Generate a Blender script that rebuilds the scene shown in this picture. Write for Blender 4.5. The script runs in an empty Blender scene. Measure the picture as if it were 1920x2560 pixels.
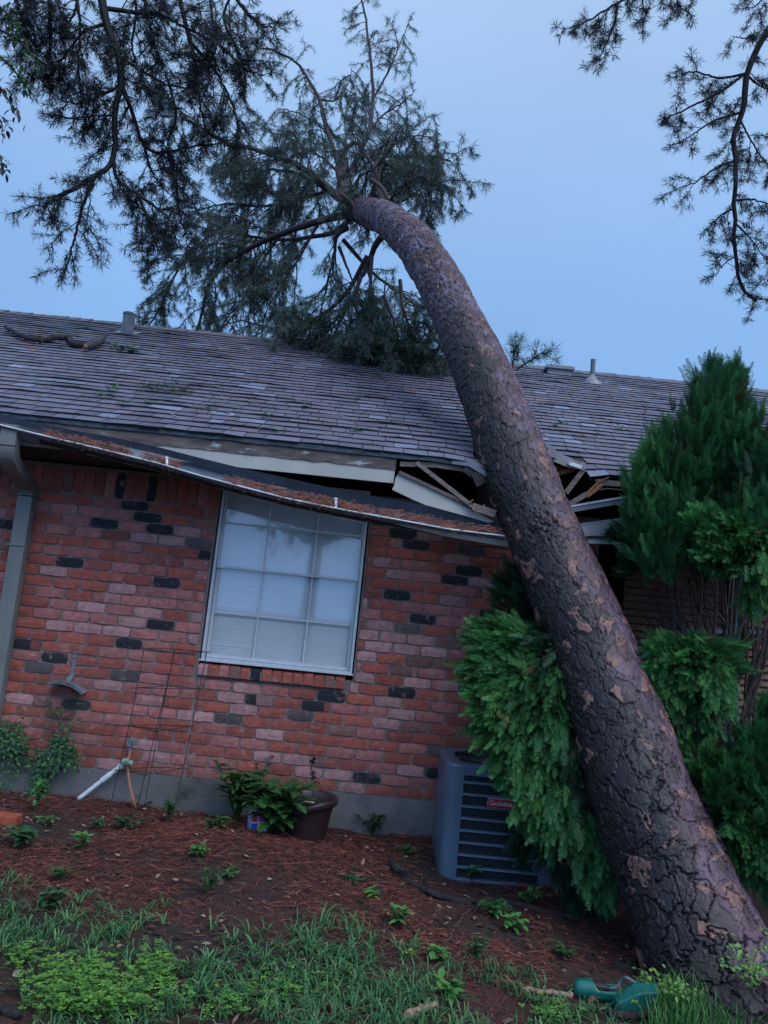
import bpy, math, random
import numpy as np
from mathutils import Vector, Matrix
random.seed(7)
RG = np.random.default_rng(11)
SC = bpy.context.scene
COL = SC.collection
rad = math.radians

# ------------------------------------------------------------------ camera
def nv(a):
    a = np.asarray(a, float)
    return a / max(1e-9, np.linalg.norm(a))
PITCH, ROLL, YAW, FPX = rad(8.06), rad(5.75), rad(.62), 1923.0
CF = np.array([math.sin(YAW) * math.cos(PITCH), math.cos(YAW) * math.cos(PITCH), math.sin(PITCH)])
_r = np.array([math.cos(YAW), -math.sin(YAW), 0.0]); _u = np.cross(_r, CF)
CR = math.cos(ROLL) * _r + math.sin(ROLL) * _u
CU = -math.sin(ROLL) * _r + math.cos(ROLL) * _u
CO = np.array([1.7612, -5.6277, 1.4279])
cd = bpy.data.cameras.new('camera'); cam = bpy.data.objects.new('camera', cd); COL.objects.link(cam)
cam.matrix_world = Matrix([[float(CR[i]), float(CU[i]), float(-CF[i]), float(CO[i])] for i in range(3)] + [[0, 0, 0, 1]])
cd.sensor_fit = 'HORIZONTAL'; cd.sensor_width = 36; cd.lens = 36 * FPX / 1920
cd.clip_start = .05; cd.clip_end = 2000
SC.camera = cam
SC.render.resolution_x, SC.render.resolution_y = 768, 1024

# ------------------------------------------------------------------ light
SUN_EL, SUN_AZ = rad(50), rad(142)      # behind the camera, to its right
w = bpy.data.worlds.new('World'); SC.world = w; w.use_nodes = True
nt = w.node_tree; N = nt.nodes; Lk = nt.links
bg = N['Background']; bg.inputs[1].default_value = .1
sky = N.new('ShaderNodeTexSky'); sky.sky_type = 'NISHITA'; sky.sun_disc = False
sky.sun_elevation = SUN_EL; sky.sun_rotation = SUN_AZ; sky.air_density = 1.0; sky.dust_density = 2.0
tc = N.new('ShaderNodeTexCoord'); sx = N.new('ShaderNodeSeparateXYZ'); Lk.new(tc.outputs['Generated'], sx.inputs[0])
cr = N.new('ShaderNodeValToRGB'); Lk.new(sx.outputs[2], cr.inputs[0])
e = cr.color_ramp.elements
e[0].position = 0.0; e[0].color = (.215, .43, .86, 1)
e[1].position = 1.0; e[1].color = (.62, .78, 1.0, 1)
m_ = e.new(.42); m_.color = (.29, .53, .94, 1)
sc_ = N.new('ShaderNodeVectorMath'); sc_.operation = 'SCALE'; sc_.inputs[3].default_value = 9.0
# sky boost added behind the camera to fill the facade and blinds
by = N.new('ShaderNodeMapRange'); by.inputs[1].default_value = .25; by.inputs[2].default_value = -.9; by.inputs[3].default_value = 1.0; by.inputs[4].default_value = 1.55
Lk.new(sx.outputs[1], by.inputs[0]); bm = N.new('ShaderNodeVectorMath'); bm.operation = 'SCALE'; Lk.new(cr.outputs[0], bm.inputs[0]); Lk.new(by.outputs[0], bm.inputs[3])
cn = N.new('ShaderNodeTexNoise'); cn.inputs['Scale'].default_value = 2.2; cn.inputs['Detail'].default_value = 5; Lk.new(tc.outputs['Generated'], cn.inputs[0])
cm = N.new('ShaderNodeMapRange'); cm.inputs[1].default_value = .3; cm.inputs[2].default_value = .7; cm.inputs[3].default_value = .93; cm.inputs[4].default_value = 1.08; Lk.new(cn.outputs[0], cm.inputs[0])
c2_ = N.new('ShaderNodeVectorMath'); c2_.operation = 'SCALE'; Lk.new(bm.outputs[0], c2_.inputs[0]); Lk.new(cm.outputs[0], c2_.inputs[3]); Lk.new(c2_.outputs[0], sc_.inputs[0])
mx = N.new('ShaderNodeMix'); mx.data_type = 'RGBA'; mx.inputs[0].default_value = .93
Lk.new(sky.outputs[0], mx.inputs[6]); Lk.new(sc_.outputs[0], mx.inputs[7]); Lk.new(mx.outputs[2], bg.inputs[0])
ld = bpy.data.lights.new('sun', 'SUN'); ld.energy = 1.9; ld.angle = rad(40); ld.color = (.88, .91, 1)
sun = bpy.data.objects.new('sun', ld); COL.objects.link(sun)
sun.rotation_euler = (math.pi / 2 - SUN_EL, 0, math.pi - SUN_AZ)
sun.rotation_euler = Vector((math.sin(SUN_AZ) * math.cos(SUN_EL), math.cos(SUN_AZ) * math.cos(SUN_EL), math.sin(SUN_EL))).to_track_quat('Z', 'Y').to_euler()
SC.view_settings.view_transform = 'Standard'; SC.view_settings.look = 'None'
SC.view_settings.exposure = 0.08; SC.view_settings.gamma = 1.0

# ------------------------------------------------------------------ measuring helpers: photo pixel -> point in the world
def ray(px, py): return (px - 960) / FPX * CR - (py - 1280) / FPX * CU + CF
def at(px, py, Y):
    d = ray(px, py); return CO + d * (Y - CO[1]) / d[1]
def atd(px, py, dist): return CO + ray(px, py) * dist
def gz(x, y):
    x = np.asarray(x, float); y = np.asarray(y, float)
    t = np.clip(-y / 3.0, 0, 2)
    b = .02 - .05 * np.clip((x + .5) / 3, 0, 1.3) - .16 * t
    b = b + .018 * np.sin(2.1 * x + 1.3 * y) * np.clip(-y, 0, 1) + .012 * np.sin(5.3 * x - 3.7 * y + 1)
    return b + .07 * np.exp(-((x - 1.25) ** 2 / .5 + (y + .75) ** 2 / .12)) + .05 * np.exp(-((x - 3.3) ** 2 + (y + 2.0) ** 2) / .25)
def gp(px, py):
    z = 0.
    for _ in range(12):
        d = ray(px, py); p = CO + d * (z - CO[2]) / d[2]; z = float(gz(p[0], p[1]))
    p[2] = z; return p

# ------------------------------------------------------------------ meshes
class MB:
    def __init__(s): s.V = []; s.F = []; s.n = 0
    def add(s, V, F, col=(1, 1, 1), mi=0):
        V = np.asarray(V, float).reshape(-1, 3); F = np.asarray(F, int)
        if F.ndim == 1: F = F[None]
        col = np.asarray(col, float)
        if col.ndim == 1: col = np.repeat(col[None, :3], len(F), 0)
        s.V.append(V); s.F.append((F + s.n, col, mi)); s.n += len(V)
    def box(s, a, b, col=(1, 1, 1), mi=0):
        x0, y0, z0 = a; x1, y1, z1 = b
        s.add([(x0, y0, z0), (x1, y0, z0), (x1, y1, z0), (x0, y1, z0), (x0, y0, z1), (x1, y0, z1), (x1, y1, z1), (x0, y1, z1)],
              [(3, 2, 1, 0), (4, 5, 6, 7), (0, 1, 5, 4), (1, 2, 6, 5), (2, 3, 7, 6), (3, 0, 4, 7)], col, mi)
    def beam(s, p, q, wd, th, up=(0, 0, 1), col=(1, 1, 1), mi=0, rag=0):
        p = np.asarray(p, float); q = np.asarray(q, float); d = nv(q - p)
        sd = nv(np.cross(d, up)); u = np.cross(sd, d)
        R = lambda: d * random.uniform(-rag, rag)
        c = [(-1, -1), (1, -1), (1, 1), (-1, 1)]
        V = [p + sd * a * th / 2 + u * b * wd / 2 + R() for a, b in c] + [q + sd * a * th / 2 + u * b * wd / 2 + R() for a, b in c]
        s.add(V, [(3, 2, 1, 0), (4, 5, 6, 7), (0, 1, 5, 4), (1, 2, 6, 5), (2, 3, 7, 6), (3, 0, 4, 7)], col, mi)
    def tube(s, P, r, n=6, col=(1, 1, 1), mi=0, cap=True):
        P = np.asarray(P, float); m = len(P)
        r = np.ones(m) * r if np.isscalar(r) else np.interp(np.linspace(0, 1, m), np.linspace(0, 1, len(r)), r)
        T = np.gradient(P, axis=0); T /= np.linalg.norm(T, axis=1)[:, None] + 1e-9
        a = np.array([0, 0, 1.]) if abs(T[0][2]) < .8 else np.array([1., 0, 0])
        A = np.zeros_like(P); x = nv(np.cross(T[0], a))
        for i in range(m):
            x = x - T[i] * (x @ T[i]); x = nv(x); A[i] = x
        B = np.cross(T, A)
        th = np.arange(n) * 2 * math.pi / n
        V = (P[:, None] + r[:, None, None] * (A[:, None] * np.cos(th)[None, :, None] + B[:, None] * np.sin(th)[None, :, None])).reshape(-1, 3)
        i = np.arange(m - 1)[:, None] * n; j = np.arange(n)[None]; k = (j + 1) % n
        F = np.stack([i + j, i + k, i + n + k, i + n + j], -1).reshape(-1, 4)
        s.add(V, F, col, mi)
        if cap and n > 2:
            s.F.append((np.array([list(range(n))[::-1]]) + s.n - len(V), np.array([col[:3]], float), mi))
            s.F.append((np.array([list(range(n))]) + s.n - n, np.array([col[:3]], float), mi))
    def lathe(s, prof, c=(0, 0, 0), n=24, col=(1, 1, 1), mi=0):
        c = np.asarray(c, float); prof = np.asarray(prof, float); m = len(prof); th = np.arange(n) * 2 * math.pi / n
        V = np.stack([prof[:, :1] * np.cos(th), prof[:, :1] * np.sin(th), np.repeat(prof[:, 1:], n, 1)], -1).reshape(-1, 3) + c
        i = np.arange(m - 1)[:, None] * n; j = np.arange(n)[None]; k = (j + 1) % n
        s.add(V, np.stack([i + j, i + k, i + n + k, i + n + j], -1).reshape(-1, 4), col, mi)
    def build(s, name, mats, parent=None, smooth=False):
        if not s.V: return None
        V = np.concatenate(s.V); me = bpy.data.meshes.new(name)
        me.vertices.add(len(V)); me.vertices.foreach_set('co', V.ravel())
        loops = np.concatenate([F.ravel() for F, c, m in s.F])
        cnt = np.concatenate([np.full(len(F), F.shape[1]) for F, c, m in s.F])
        cols = np.concatenate([np.c_[c, np.ones(len(c))] for F, c, m in s.F])
        mi = np.concatenate([np.full(len(F), m) for F, c, m in s.F])
        me.loops.add(len(loops)); me.loops.foreach_set('vertex_index', loops)
        st = np.concatenate([[0], np.cumsum(cnt)[:-1]])
        me.polygons.add(len(cnt)); me.polygons.foreach_set('loop_start', st); me.polygons.foreach_set('loop_total', cnt)
        me.polygons.foreach_set('material_index', mi)
        me.polygons.foreach_set('use_smooth', np.full(len(cnt), bool(smooth)))
        me.update(calc_edges=True)
        at_ = me.attributes.new('tint', 'FLOAT_COLOR', 'FACE'); at_.data.foreach_set('color', cols.ravel())
        for m in (mats if isinstance(mats, (list, tuple)) else [mats]): me.materials.append(m)
        o = bpy.data.objects.new(name, me); COL.objects.link(o)
        if parent is not None:
            o.parent = parent
            bpy_loc = parent_world(parent)
            o.matrix_parent_inverse.identity()
            o.location = tuple(-bpy_loc)
        return o
def parent_world(p):
    v = np.zeros(3)
    while p is not None:
        v = v + np.array(p.location); p = p.parent
    return v
def tag(o, label=None, cat=None, group=None, kind=None):
    if label: o['label'] = label
    if cat: o['category'] = cat
    if group: o['group'] = group
    if kind: o['kind'] = kind
    return o
def empty(name, loc=(0, 0, 0)):
    o = bpy.data.objects.new(name, None); o.empty_display_size = .1; o.location = tuple(float(v) for v in loc)
    COL.objects.link(o); return o

# ------------------------------------------------------------------ materials
def mat(name, col=None, rough=.75, var=.25, vs=12., bump=0., bs=60., spec=.4, metal=0., attr=False, trans=0., stretch=None, coat=0., dirt=None):
    m = bpy.data.materials.new(name); m.use_nodes = True; t = m.node_tree; n = t.nodes; l = t.links
    p = n['Principled BSDF']; p.inputs['Roughness'].default_value = rough; p.inputs['Metallic'].default_value = metal
    p.inputs['Specular IOR Level'].default_value = spec
    if coat: p.inputs['Coat Weight'].default_value = coat; p.inputs['Coat Roughness'].default_value = .15
    tcn = n.new('ShaderNodeTexCoord'); mp = n.new('ShaderNodeMapping'); l.new(tcn.outputs['Object'], mp.inputs[0])
    if stretch: mp.inputs['Scale'].default_value = stretch
    ns = n.new('ShaderNodeTexNoise'); ns.inputs['Scale'].default_value = vs; ns.inputs['Detail'].default_value = 6
    l.new(mp.outputs[0], ns.inputs[0])
    if attr:
        a = n.new('ShaderNodeAttribute'); a.attribute_name = 'tint'; src = a.outputs['Color']
    else:
        r = n.new('ShaderNodeRGB'); r.outputs[0].default_value = (*col, 1); src = r.outputs[0]
    mr = n.new('ShaderNodeMapRange'); mr.inputs[1].default_value = .3; mr.inputs[2].default_value = .7
    mr.inputs[3].default_value = 1 - var; mr.inputs[4].default_value = 1 + var
    l.new(ns.outputs[0], mr.inputs[0])
    vm = n.new('ShaderNodeVectorMath'); vm.operation = 'SCALE'; l.new(src, vm.inputs[0]); l.new(mr.outputs[0], vm.inputs[3])
    out = vm.outputs[0]
    if dirt:
        dcol, dsc, lo, hi = dirt
        n3 = n.new('ShaderNodeTexNoise'); n3.inputs['Scale'].default_value = dsc; n3.inputs['Detail'].default_value = 8; n3.inputs['Roughness'].default_value = .7
        l.new(mp.outputs[0], n3.inputs[0])
        m3 = n.new('ShaderNodeMapRange'); m3.inputs[1].default_value = lo; m3.inputs[2].default_value = hi; l.new(n3.outputs[0], m3.inputs[0])
        mm = n.new('ShaderNodeMix'); mm.data_type = 'RGBA'; l.new(m3.outputs[0], mm.inputs[0]); l.new(out, mm.inputs[6]); mm.inputs[7].default_value = (*dcol, 1)
        out = mm.outputs[2]
    l.new(out, p.inputs['Base Color'])
    if bump:
        n2 = n.new('ShaderNodeTexNoise'); n2.inputs['Scale'].default_value = bs; n2.inputs['Detail'].default_value = 8
        l.new(mp.outputs[0], n2.inputs[0])
        b = n.new('ShaderNodeBump'); b.inputs['Strength'].default_value = bump; b.inputs['Distance'].default_value = .01
        l.new(n2.outputs[0], b.inputs['Height']); l.new(b.outputs[0], p.inputs['Normal'])
    if trans:
        tr = n.new('ShaderNodeBsdfTranslucent'); l.new(out, tr.inputs[0]); ms = n.new('ShaderNodeMixShader'); ms.inputs[0].default_value = trans
        l.new(p.outputs[0], ms.inputs[1]); l.new(tr.outputs[0], ms.inputs[2]); l.new(ms.outputs[0], n['Material Output'].inputs[0])
    return m
M = {}
M['brick'] = mat('brick', attr=True, rough=.8, var=.22, vs=28, bump=.45, bs=140, dirt=((.44, .30, .27), 15, .57, .80))
M['mortar'] = mat('mortar', (.215, .155, .14), rough=.9, var=.3, vs=9, bump=.4, bs=120, dirt=((.05, .05, .05), 3, .55, .75))
M['concrete'] = mat('concrete', (.16, .15, .15), rough=.85, var=.35, vs=5, bump=.4, bs=70, dirt=((.045, .055, .04), 2.5, .45, .7))
M['shingle'] = mat('shingle', attr=True, rough=.55, var=.16, vs=60, bump=.35, bs=300, spec=.6)
M['wood'] = mat('raw wood', (.19, .15, .13), rough=.8, var=.45, vs=14, bump=.4, bs=40, stretch=(1, 8, 8))
M['splint'] = mat('split wood', (.32, .14, .07), rough=.8, var=.5, vs=20, bump=.5, bs=60, stretch=(2, 9, 9))
M['deck'] = mat('roof deck', (.05, .036, .03), rough=.9, var=.4, vs=6, bump=.3, bs=30)
M['cream'] = mat('cream paint', (.42, .41, .37), rough=.5, var=.08, vs=4, bump=.06, bs=30, dirt=((.13, .11, .10), 5, .62, .78))
M['peel'] = mat('peeling paint', (.12, .09, .085), rough=.8, var=.45, vs=16, bump=.5, bs=50, dirt=((.40, .40, .40), 9, .60, .68), stretch=(.5, 1, 2))
M['gutter'] = mat('gutter metal', (.13, .155, .195), rough=.42, var=.2, vs=5, spec=.6, bump=.05, bs=8, dirt=((.09, .08, .09), 7, .55, .75))
M['lip'] = mat('gutter lip', (.62, .64, .66), rough=.4, var=.15, vs=10, dirt=((.12, .10, .09), 25, .56, .66))
M['spout'] = mat('downspout paint', (.165, .175, .165), rough=.5, var=.12, vs=6, dirt=((.12, .12, .11), 4, .55, .8))
M['drip'] = mat('drip edge', (.055, .075, .095), rough=.5, var=.5, vs=30, spec=.5)
M['alu'] = mat('window frame', (.55, .57, .60), rough=.35, metal=.0, var=.08, vs=20, spec=.6)
M['blind'] = mat('blind', (.66, .70, .74), rough=.6, var=.04, vs=3)
M['black'] = mat('black', (.012, .012, .014), rough=.5, var=.2)
M['dark'] = mat('dark interior', (.01, .01, .01), rough=.9, var=.1)
M['straw'] = mat('pine straw', attr=True, rough=.7, var=.15, vs=10)
M['leaf'] = mat('leaf', attr=True, rough=.45, var=.15, vs=25, trans=.25, spec=.5)
M['needle'] = mat('needles', attr=True, rough=.5, var=.1, vs=3, trans=.12)
M['thuja'] = mat('scale foliage', attr=True, rough=.55, var=.15, vs=15, trans=.2)
M['grass'] = mat('grass', attr=True, rough=.5, var=.1, vs=9, trans=.25)
M['twig'] = mat('twig', (.05, .036, .032), rough=.8, var=.4, vs=20, bump=.4, bs=50)
M['limb'] = mat('limb bark', attr=True, rough=.75, var=.4, vs=14, bump=.6, bs=40)
M['ac'] = mat('blue grey steel', (.085, .125, .185), rough=.38, var=.1, vs=6, spec=.6)
M['fin'] = mat('coil fins', (.02, .022, .026), rough=.5, var=.3, vs=40)
M['red'] = mat('badge red', (.45, .012, .035), rough=.35, var=.02)
M['white'] = mat('white plastic', (.62, .64, .66), rough=.4, var=.1, vs=15, dirt=((.2, .19, .17), 12, .6, .8))
M['pot'] = mat('brown plastic', (.042, .022, .026), rough=.42, var=.15, vs=8, spec=.5)
M['soil'] = mat('soil', (.018, .012, .01), rough=.95, var=.5, vs=40, bump=.8, bs=60)
M['wire'] = mat('rusty wire', (.022, .016, .015), rough=.6, var=.3)
M['copper'] = mat('tan pipe', (.33, .16, .09), rough=.5, var=.2, vs=20)
M['steel'] = mat('weathered steel', (.16, .17, .19), rough=.45, var=.3, vs=18, dirt=((.10, .05, .03), 14, .55, .7))
M['teal'] = mat('teal plastic', (.004, .115, .095), rough=.35, var=.08, vs=6, spec=.5, coat=.2)
M['siding'] = mat('brown slats', (.17, .085, .055), rough=.7, var=.35, vs=12, stretch=(1, 1, 6), bump=.2)
M['post'] = mat('grey post', (.13, .155, .19), rough=.6, var=.15)
M['ventm'] = mat('vent metal', (.22, .235, .26), rough=.45, var=.25, vs=14, dirt=((.09, .07, .06), 16, .55, .7))
M['terra'] = mat('terracotta', (.30, .07, .035), rough=.8, var=.25, vs=20, bump=.3)

# wall glass: a thin clear sheet with a real fresnel reflection
g = bpy.data.materials.new('window glass'); g.use_nodes = True; n = g.node_tree.nodes; l = g.node_tree.links
for x_ in list(n):
    if x_.type != 'OUTPUT_MATERIAL': n.remove(x_)
tr = n.new('ShaderNodeBsdfTransparent'); gl = n.new('ShaderNodeBsdfGlossy'); gl.inputs['Roughness'].default_value = .04
lw = n.new('ShaderNodeLayerWeight'); lw.inputs[0].default_value = .5; pw_ = n.new('ShaderNodeMath'); pw_.operation = 'POWER'; pw_.inputs[1].default_value = 4; l.new(lw.outputs['Facing'], pw_.inputs[0])
fr = n.new('ShaderNodeMath'); fr.operation = 'MULTIPLY_ADD'; fr.inputs[1].default_value = .8; fr.inputs[2].default_value = .20; l.new(pw_.outputs[0], fr.inputs[0])
ms = n.new('ShaderNodeMixShader'); l.new(fr.outputs[0], ms.inputs[0]); l.new(tr.outputs[0], ms.inputs[1]); l.new(gl.outputs[0], ms.inputs[2])
l.new(ms.outputs[0], n['Material Output'].inputs[0]); M['glass'] = g

# ground: needle litter over soil
def ground_mat():
    m = bpy.data.materials.new('pine litter soil'); m.use_nodes = True; t = m.node_tree; n = t.nodes; l = t.links
    p = n['Principled BSDF']; p.inputs['Roughness'].default_value = .85
    tc_ = n.new('ShaderNodeTexCoord'); a = n.new('ShaderNodeTexNoise'); a.inputs['Scale'].default_value = 1.6; a.inputs['Detail'].default_value = 8
    b = n.new('ShaderNodeTexNoise'); b.inputs['Scale'].default_value = 30; b.inputs['Detail'].default_value = 10; b.inputs['Roughness'].default_value = .75
    l.new(tc_.outputs['Object'], a.inputs[0]); l.new(tc_.outputs['Object'], b.inputs[0])
    r1 = n.new('ShaderNodeValToRGB'); l.new(b.outputs[0], r1.inputs[0])
    r1.color_ramp.elements[0].position = .35; r1.color_ramp.elements[0].color = (.008, .006, .005, 1)
    r1.color_ramp.elements[1].position = .7; r1.color_ramp.elements[1].color = (.11, .034, .026, 1)
    r2 = n.new('ShaderNodeValToRGB'); l.new(b.outputs[0], r2.inputs[0])
    r2.color_ramp.elements[0].position = .35; r2.color_ramp.elements[0].color = (.008, .008, .006, 1)
    r2.color_ramp.elements[1].position = .75; r2.color_ramp.elements[1].color = (.05, .034, .026, 1)
    mr = n.new('ShaderNodeMapRange'); mr.inputs[1].default_value = .42; mr.inputs[2].default_value = .6; l.new(a.outputs[0], mr.inputs[0])
    mm = n.new('ShaderNodeMix'); mm.data_type = 'RGBA'; l.new(mr.outputs[0], mm.inputs[0]); l.new(r2.outputs[0], mm.inputs[6]); l.new(r1.outputs[0], mm.inputs[7])
    l.new(mm.outputs[2], p.inputs['Base Color'])
    bp = n.new('ShaderNodeBump'); bp.inputs['Strength'].default_value = .9; bp.inputs['Distance'].default_value = .02; l.new(b.outputs[0], bp.inputs['Height']); l.new(bp.outputs[0], p.inputs['Normal'])
    return m
M['ground'] = ground_mat()

# ------------------------------------------------------------------ ground sheet (reaches the horizon)
def ground():
    mb = MB()
    xs = np.concatenate([-np.geomspace(400, 3.2, 14), np.arange(-3, 7.01, .06), np.geomspace(7.3, 400, 14)])
    ys = np.concatenate([-np.geomspace(400, 5.2, 14), np.arange(-5, .31, .06), np.geomspace(.6, 400, 14)])
    X, Y = np.meshgrid(xs, ys); Z = gz(X, Y) + RG.normal(0, .006, X.shape) * (np.abs(Y) < 5)
    Z = np.where((np.abs(Y) > 6) | (np.abs(X) > 9), -.33, Z)
    nx = len(xs); V = np.stack([X, Y, Z], -1).reshape(-1, 3)
    i = (np.arange(len(ys) - 1)[:, None] * nx + np.arange(nx - 1)[None]).ravel()
    mb.add(V, np.stack([i, i + 1, i + nx + 1, i + nx], -1))
    tag(mb.build('ground', M['ground'], smooth=True), kind='structure')
ground()

# ------------------------------------------------------------------ house
EY, EZ, RY, RZ = -.5, 2.56, 3.35, 4.655
SLP = (RZ - EZ) / (RY - EY)
house = tag(empty('brick_house', (0, 2, 0)), 'red brick house with grey shingle roof, its eave crushed by the leaning pine', 'house')
L, C, ZT = .2032, .0761, 2.12        # brick module, course height, underside of the soldier course
FT = ZT - 25 * C                      # top of foundation
PAL = {'o': (.335, .083, .058), 'p': (.37, .130, .115), 'w': (.42, .21, .20), 'd': (.018, .018, .025), 'g': (.09, .068, .07), 'b': (.28, .076, .056), 'm': (.20, .092, .075)}
# bricks whose colour the photo fixes: photo pixel -> colour class
def z1(x, y, c): return (x / 2.9625, 1120 + y / 2.9625, c)
def z2(x, y, c): return (x / 2.9625, 1500 + y / 2.9625, c)
def z3(x, y, c): return (500 + x / 2.592, 1620 + y / 2.592, c)
def z4(x, y, c): return (860 + x / 3.6065, 1280 + y / 3.6065, c)
MARK = [z1(*a) for a in ((1000, 430, 'd'), (1090, 515, 'd'), (770, 565, 'd'), (1185, 605, 'd'), (1395, 625, 'w'), (560, 545, 'p'), (360, 515, 'o'), (320, 430, 'p'), (1575, 485, 'p'),
    (980, 580, 'p'), (1065, 670, 'w'), (1270, 690, 'w'), (1480, 710, 'g'), (650, 625, 'p'), (960, 740, 'p'), (1525, 795, 'd'), (1465, 862, 'p'), (635, 780, 'p'), (515, 848, 'd'), (405, 915, 'w'),
    (1235, 997, 'd'), (1515, 940, 'p'), (910, 1045, 'w'), (1325, 1085, 'p'), (390, 1060, 'p'), (1010, 1120, 'p'), (800, 1100, 'p'), (60, 565, 'd'), (450, 1140, 'p'), (750, 1160, 'w'), (1140, 885, 'o'))]
MARK += [z2(*a) for a in ((690, 45, 'w'), (900, 70, 'p'), (1100, 90, 'w'), (1465, 130, 'w'), (570, 115, 'p'), (780, 135, 'p'), (980, 160, 'w'), (1185, 180, 'd'), (450, 185, 'w'), (665, 205, 'w'), (870, 230, 'w'),
    (1080, 250, 'p'), (1445, 285, 'w'), (955, 320, 'd'), (210, 325, 'd'), (1170, 340, 'p'), (845, 385, 'p'), (1060, 410, 'p'), (465, 430, 'd'), (330, 500, 'g'), (965, 567, 'g'), (1140, 505, 'p'), (1380, 525, 'p'),
    (850, 635, 'w'), (1060, 655, 'p'), (1290, 680, 'p'), (190, 730, 'w'), (620, 780, 'd'), (950, 730, 'b'), (1130, 750, 'p'), (1035, 820, 'p'), (1240, 840, 'p'), (1455, 870, 'w'), (1620, 880, 'g'), (700, 870, 'p'),
    (880, 885, 'p'), (160, 1060, 'p'), (1110, 1070, 'w'), (1170, 1170, 'w'), (1430, 1190, 'p'), (1290, 1265, 'p'), (690, 1020, 'p'), (1580, 625, 'p'), (270, 980, 'p'))]
MARK += [z3(*a) for a in ((110, 240, 'p'), (300, 265, 'w'), (485, 280, 'p'), (850, 315, 'd'), (185, 320, 'w'), (375, 340, 'd'), (745, 380, 'd'), (275, 400, 'w'), (30, 450, 'w'), (165, 465, 'g'), (640, 440, 'g'),
    (1010, 255, 'w'), (1075, 190, 'w'), (1320, 290, 'd'), (1435, 220, 'w'), (1220, 350, 'w'), (1295, 430, 'w'), (1110, 415, 'p'), (1200, 495, 'w'), (1385, 520, 'm'), (905, 540, 'm'), (1090, 560, 'p'), (440, 565, 'w'),
    (160, 610, 'p'), (340, 630, 'p'), (900, 685, 'p'), (1085, 705, 'p'), (420, 700, 'w'), (605, 730, 'w'), (800, 750, 'm'), (680, 805, 'w'), (1175, 790, 'p'), (1360, 810, 'w'), (1560, 680, 'g'), (1080, 855, 'd'), (1510, 825, 'd'),
    (1365, 665, 'p'), (975, 915, 'w'), (1455, 890, 'p'), (130, 860, 'p'), (1580, 385, 'p'), (1440, 90, 'm'), (1340, 1090, 'm'))]
MARK += [z4(*a) for a in ((525, 190, 'd'), (665, 300, 'd'), (1025, 430, 'w'), (410, 465, 'w'), (1145, 535, 'd'), (485, 565, 'w'), (985, 620, 'd'), (1230, 640, 'w'), (485, 750, 'd'), (980, 790, 'w'), (195, 815, 'w'), (845, 875, 'p'), (1100, 910, 'p'),
    (720, 965, 'd'), (1340, 930, 'd'), (240, 910, 'p'), (345, 1020, 'w'), (580, 1050, 'g'), (225, 1100, 'w'), (455, 1130, 'w'), (710, 1155, 'w'), (930, 1185, 'm'), (335, 1210, 'w'), (570, 1240, 'w'), (825, 1265, 'w'),
    (210, 1300, 'w'), (710, 1350, 'm'), (1165, 310, 'g'), (960, 1370, 'm'), (960, 985, 'p'), (1000, 1290, 'p'))]
MARK3 = [(at(px, py, 0), c) for px, py, c in MARK]
def brick(mb, x0, x1, z0, z1, col, y=0., dep=.011, vert=False):
    nx, nz = (3, 6) if vert else (6, 3)
    u = np.linspace(0, 1, nx); v = np.linspace(0, 1, nz)
    U, Vv = np.meshgrid(u, v); X = x0 + (x1 - x0) * U; Z = z0 + (z1 - z0) * Vv
    bd = (U == 0) | (U == 1) | (Vv == 0) | (Vv == 1); cn = ((U == 0) | (U == 1)) & ((Vv == 0) | (Vv == 1))
    j = .0022
    X = X + RG.normal(0, j, X.shape) * bd; Z = Z + RG.normal(0, j * .8, X.shape) * bd
    X = np.where(cn, X + np.where(U == 0, 1, -1) * RG.uniform(.001, .010), X)
    Z = np.where(cn, Z + np.where(Vv == 0, 1, -1) * RG.uniform(.001, .006), Z)
    off = RG.normal(0, .0015); tl = RG.normal(0, .002, 2)
    Yf = y - dep + off + tl[0] * (U - .5) + tl[1] * (Vv - .5) + np.where(bd, .003, 0) + RG.normal(0, .0006, X.shape)
    V1 = np.stack([X, Yf, Z], -1)
    idx = np.arange(nx * nz).reshape(nz, nx)
    F = np.stack([idx[:-1, :-1], idx[:-1, 1:], idx[1:, 1:], idx[1:, :-1]], -1).reshape(-1, 4)
    ring = np.concatenate([idx[0, :], idx[1:, -1], idx[-1, -2::-1], idx[-2:0:-1, 0]])
    Vr = V1.reshape(-1, 3)[ring].copy(); Vr[:, 1] = y + .004
    k = len(ring); a = np.arange(k); b = (a + 1) % k
    F2 = np.stack([ring[a], nx * nz + a, nx * nz + b, ring[b]], -1)
    c = np.array(col) * RG.uniform(.84, 1.16)
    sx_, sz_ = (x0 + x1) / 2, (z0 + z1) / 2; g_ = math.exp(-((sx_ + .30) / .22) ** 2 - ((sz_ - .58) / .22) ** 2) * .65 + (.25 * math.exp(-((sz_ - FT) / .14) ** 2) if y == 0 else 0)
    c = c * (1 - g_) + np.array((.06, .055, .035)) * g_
    cf = np.repeat(c[None], len(F) + k, 0)
    if random.random() < .2:   # a kiln-darkened or pale end on some bricks
        m_ = np.tile((u[:-1] + .01 > random.random()) if not vert else (u[:-1] >= 0) * False, nz - 1)
        cf[:len(F)][m_] = cf[:len(F)][m_] * .4 + np.array(PAL[random.choice('opwb')]) * .6
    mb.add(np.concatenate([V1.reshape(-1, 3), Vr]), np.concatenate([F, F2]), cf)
def pick(x, z):
    best = None; bd = 9
    for p, c in MARK3:
        if abs(p[2] - z) < C * .52 and abs(p[0] - x) < bd: bd = abs(p[0] - x); best = c
    return best if bd < L * .5 else None
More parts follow.
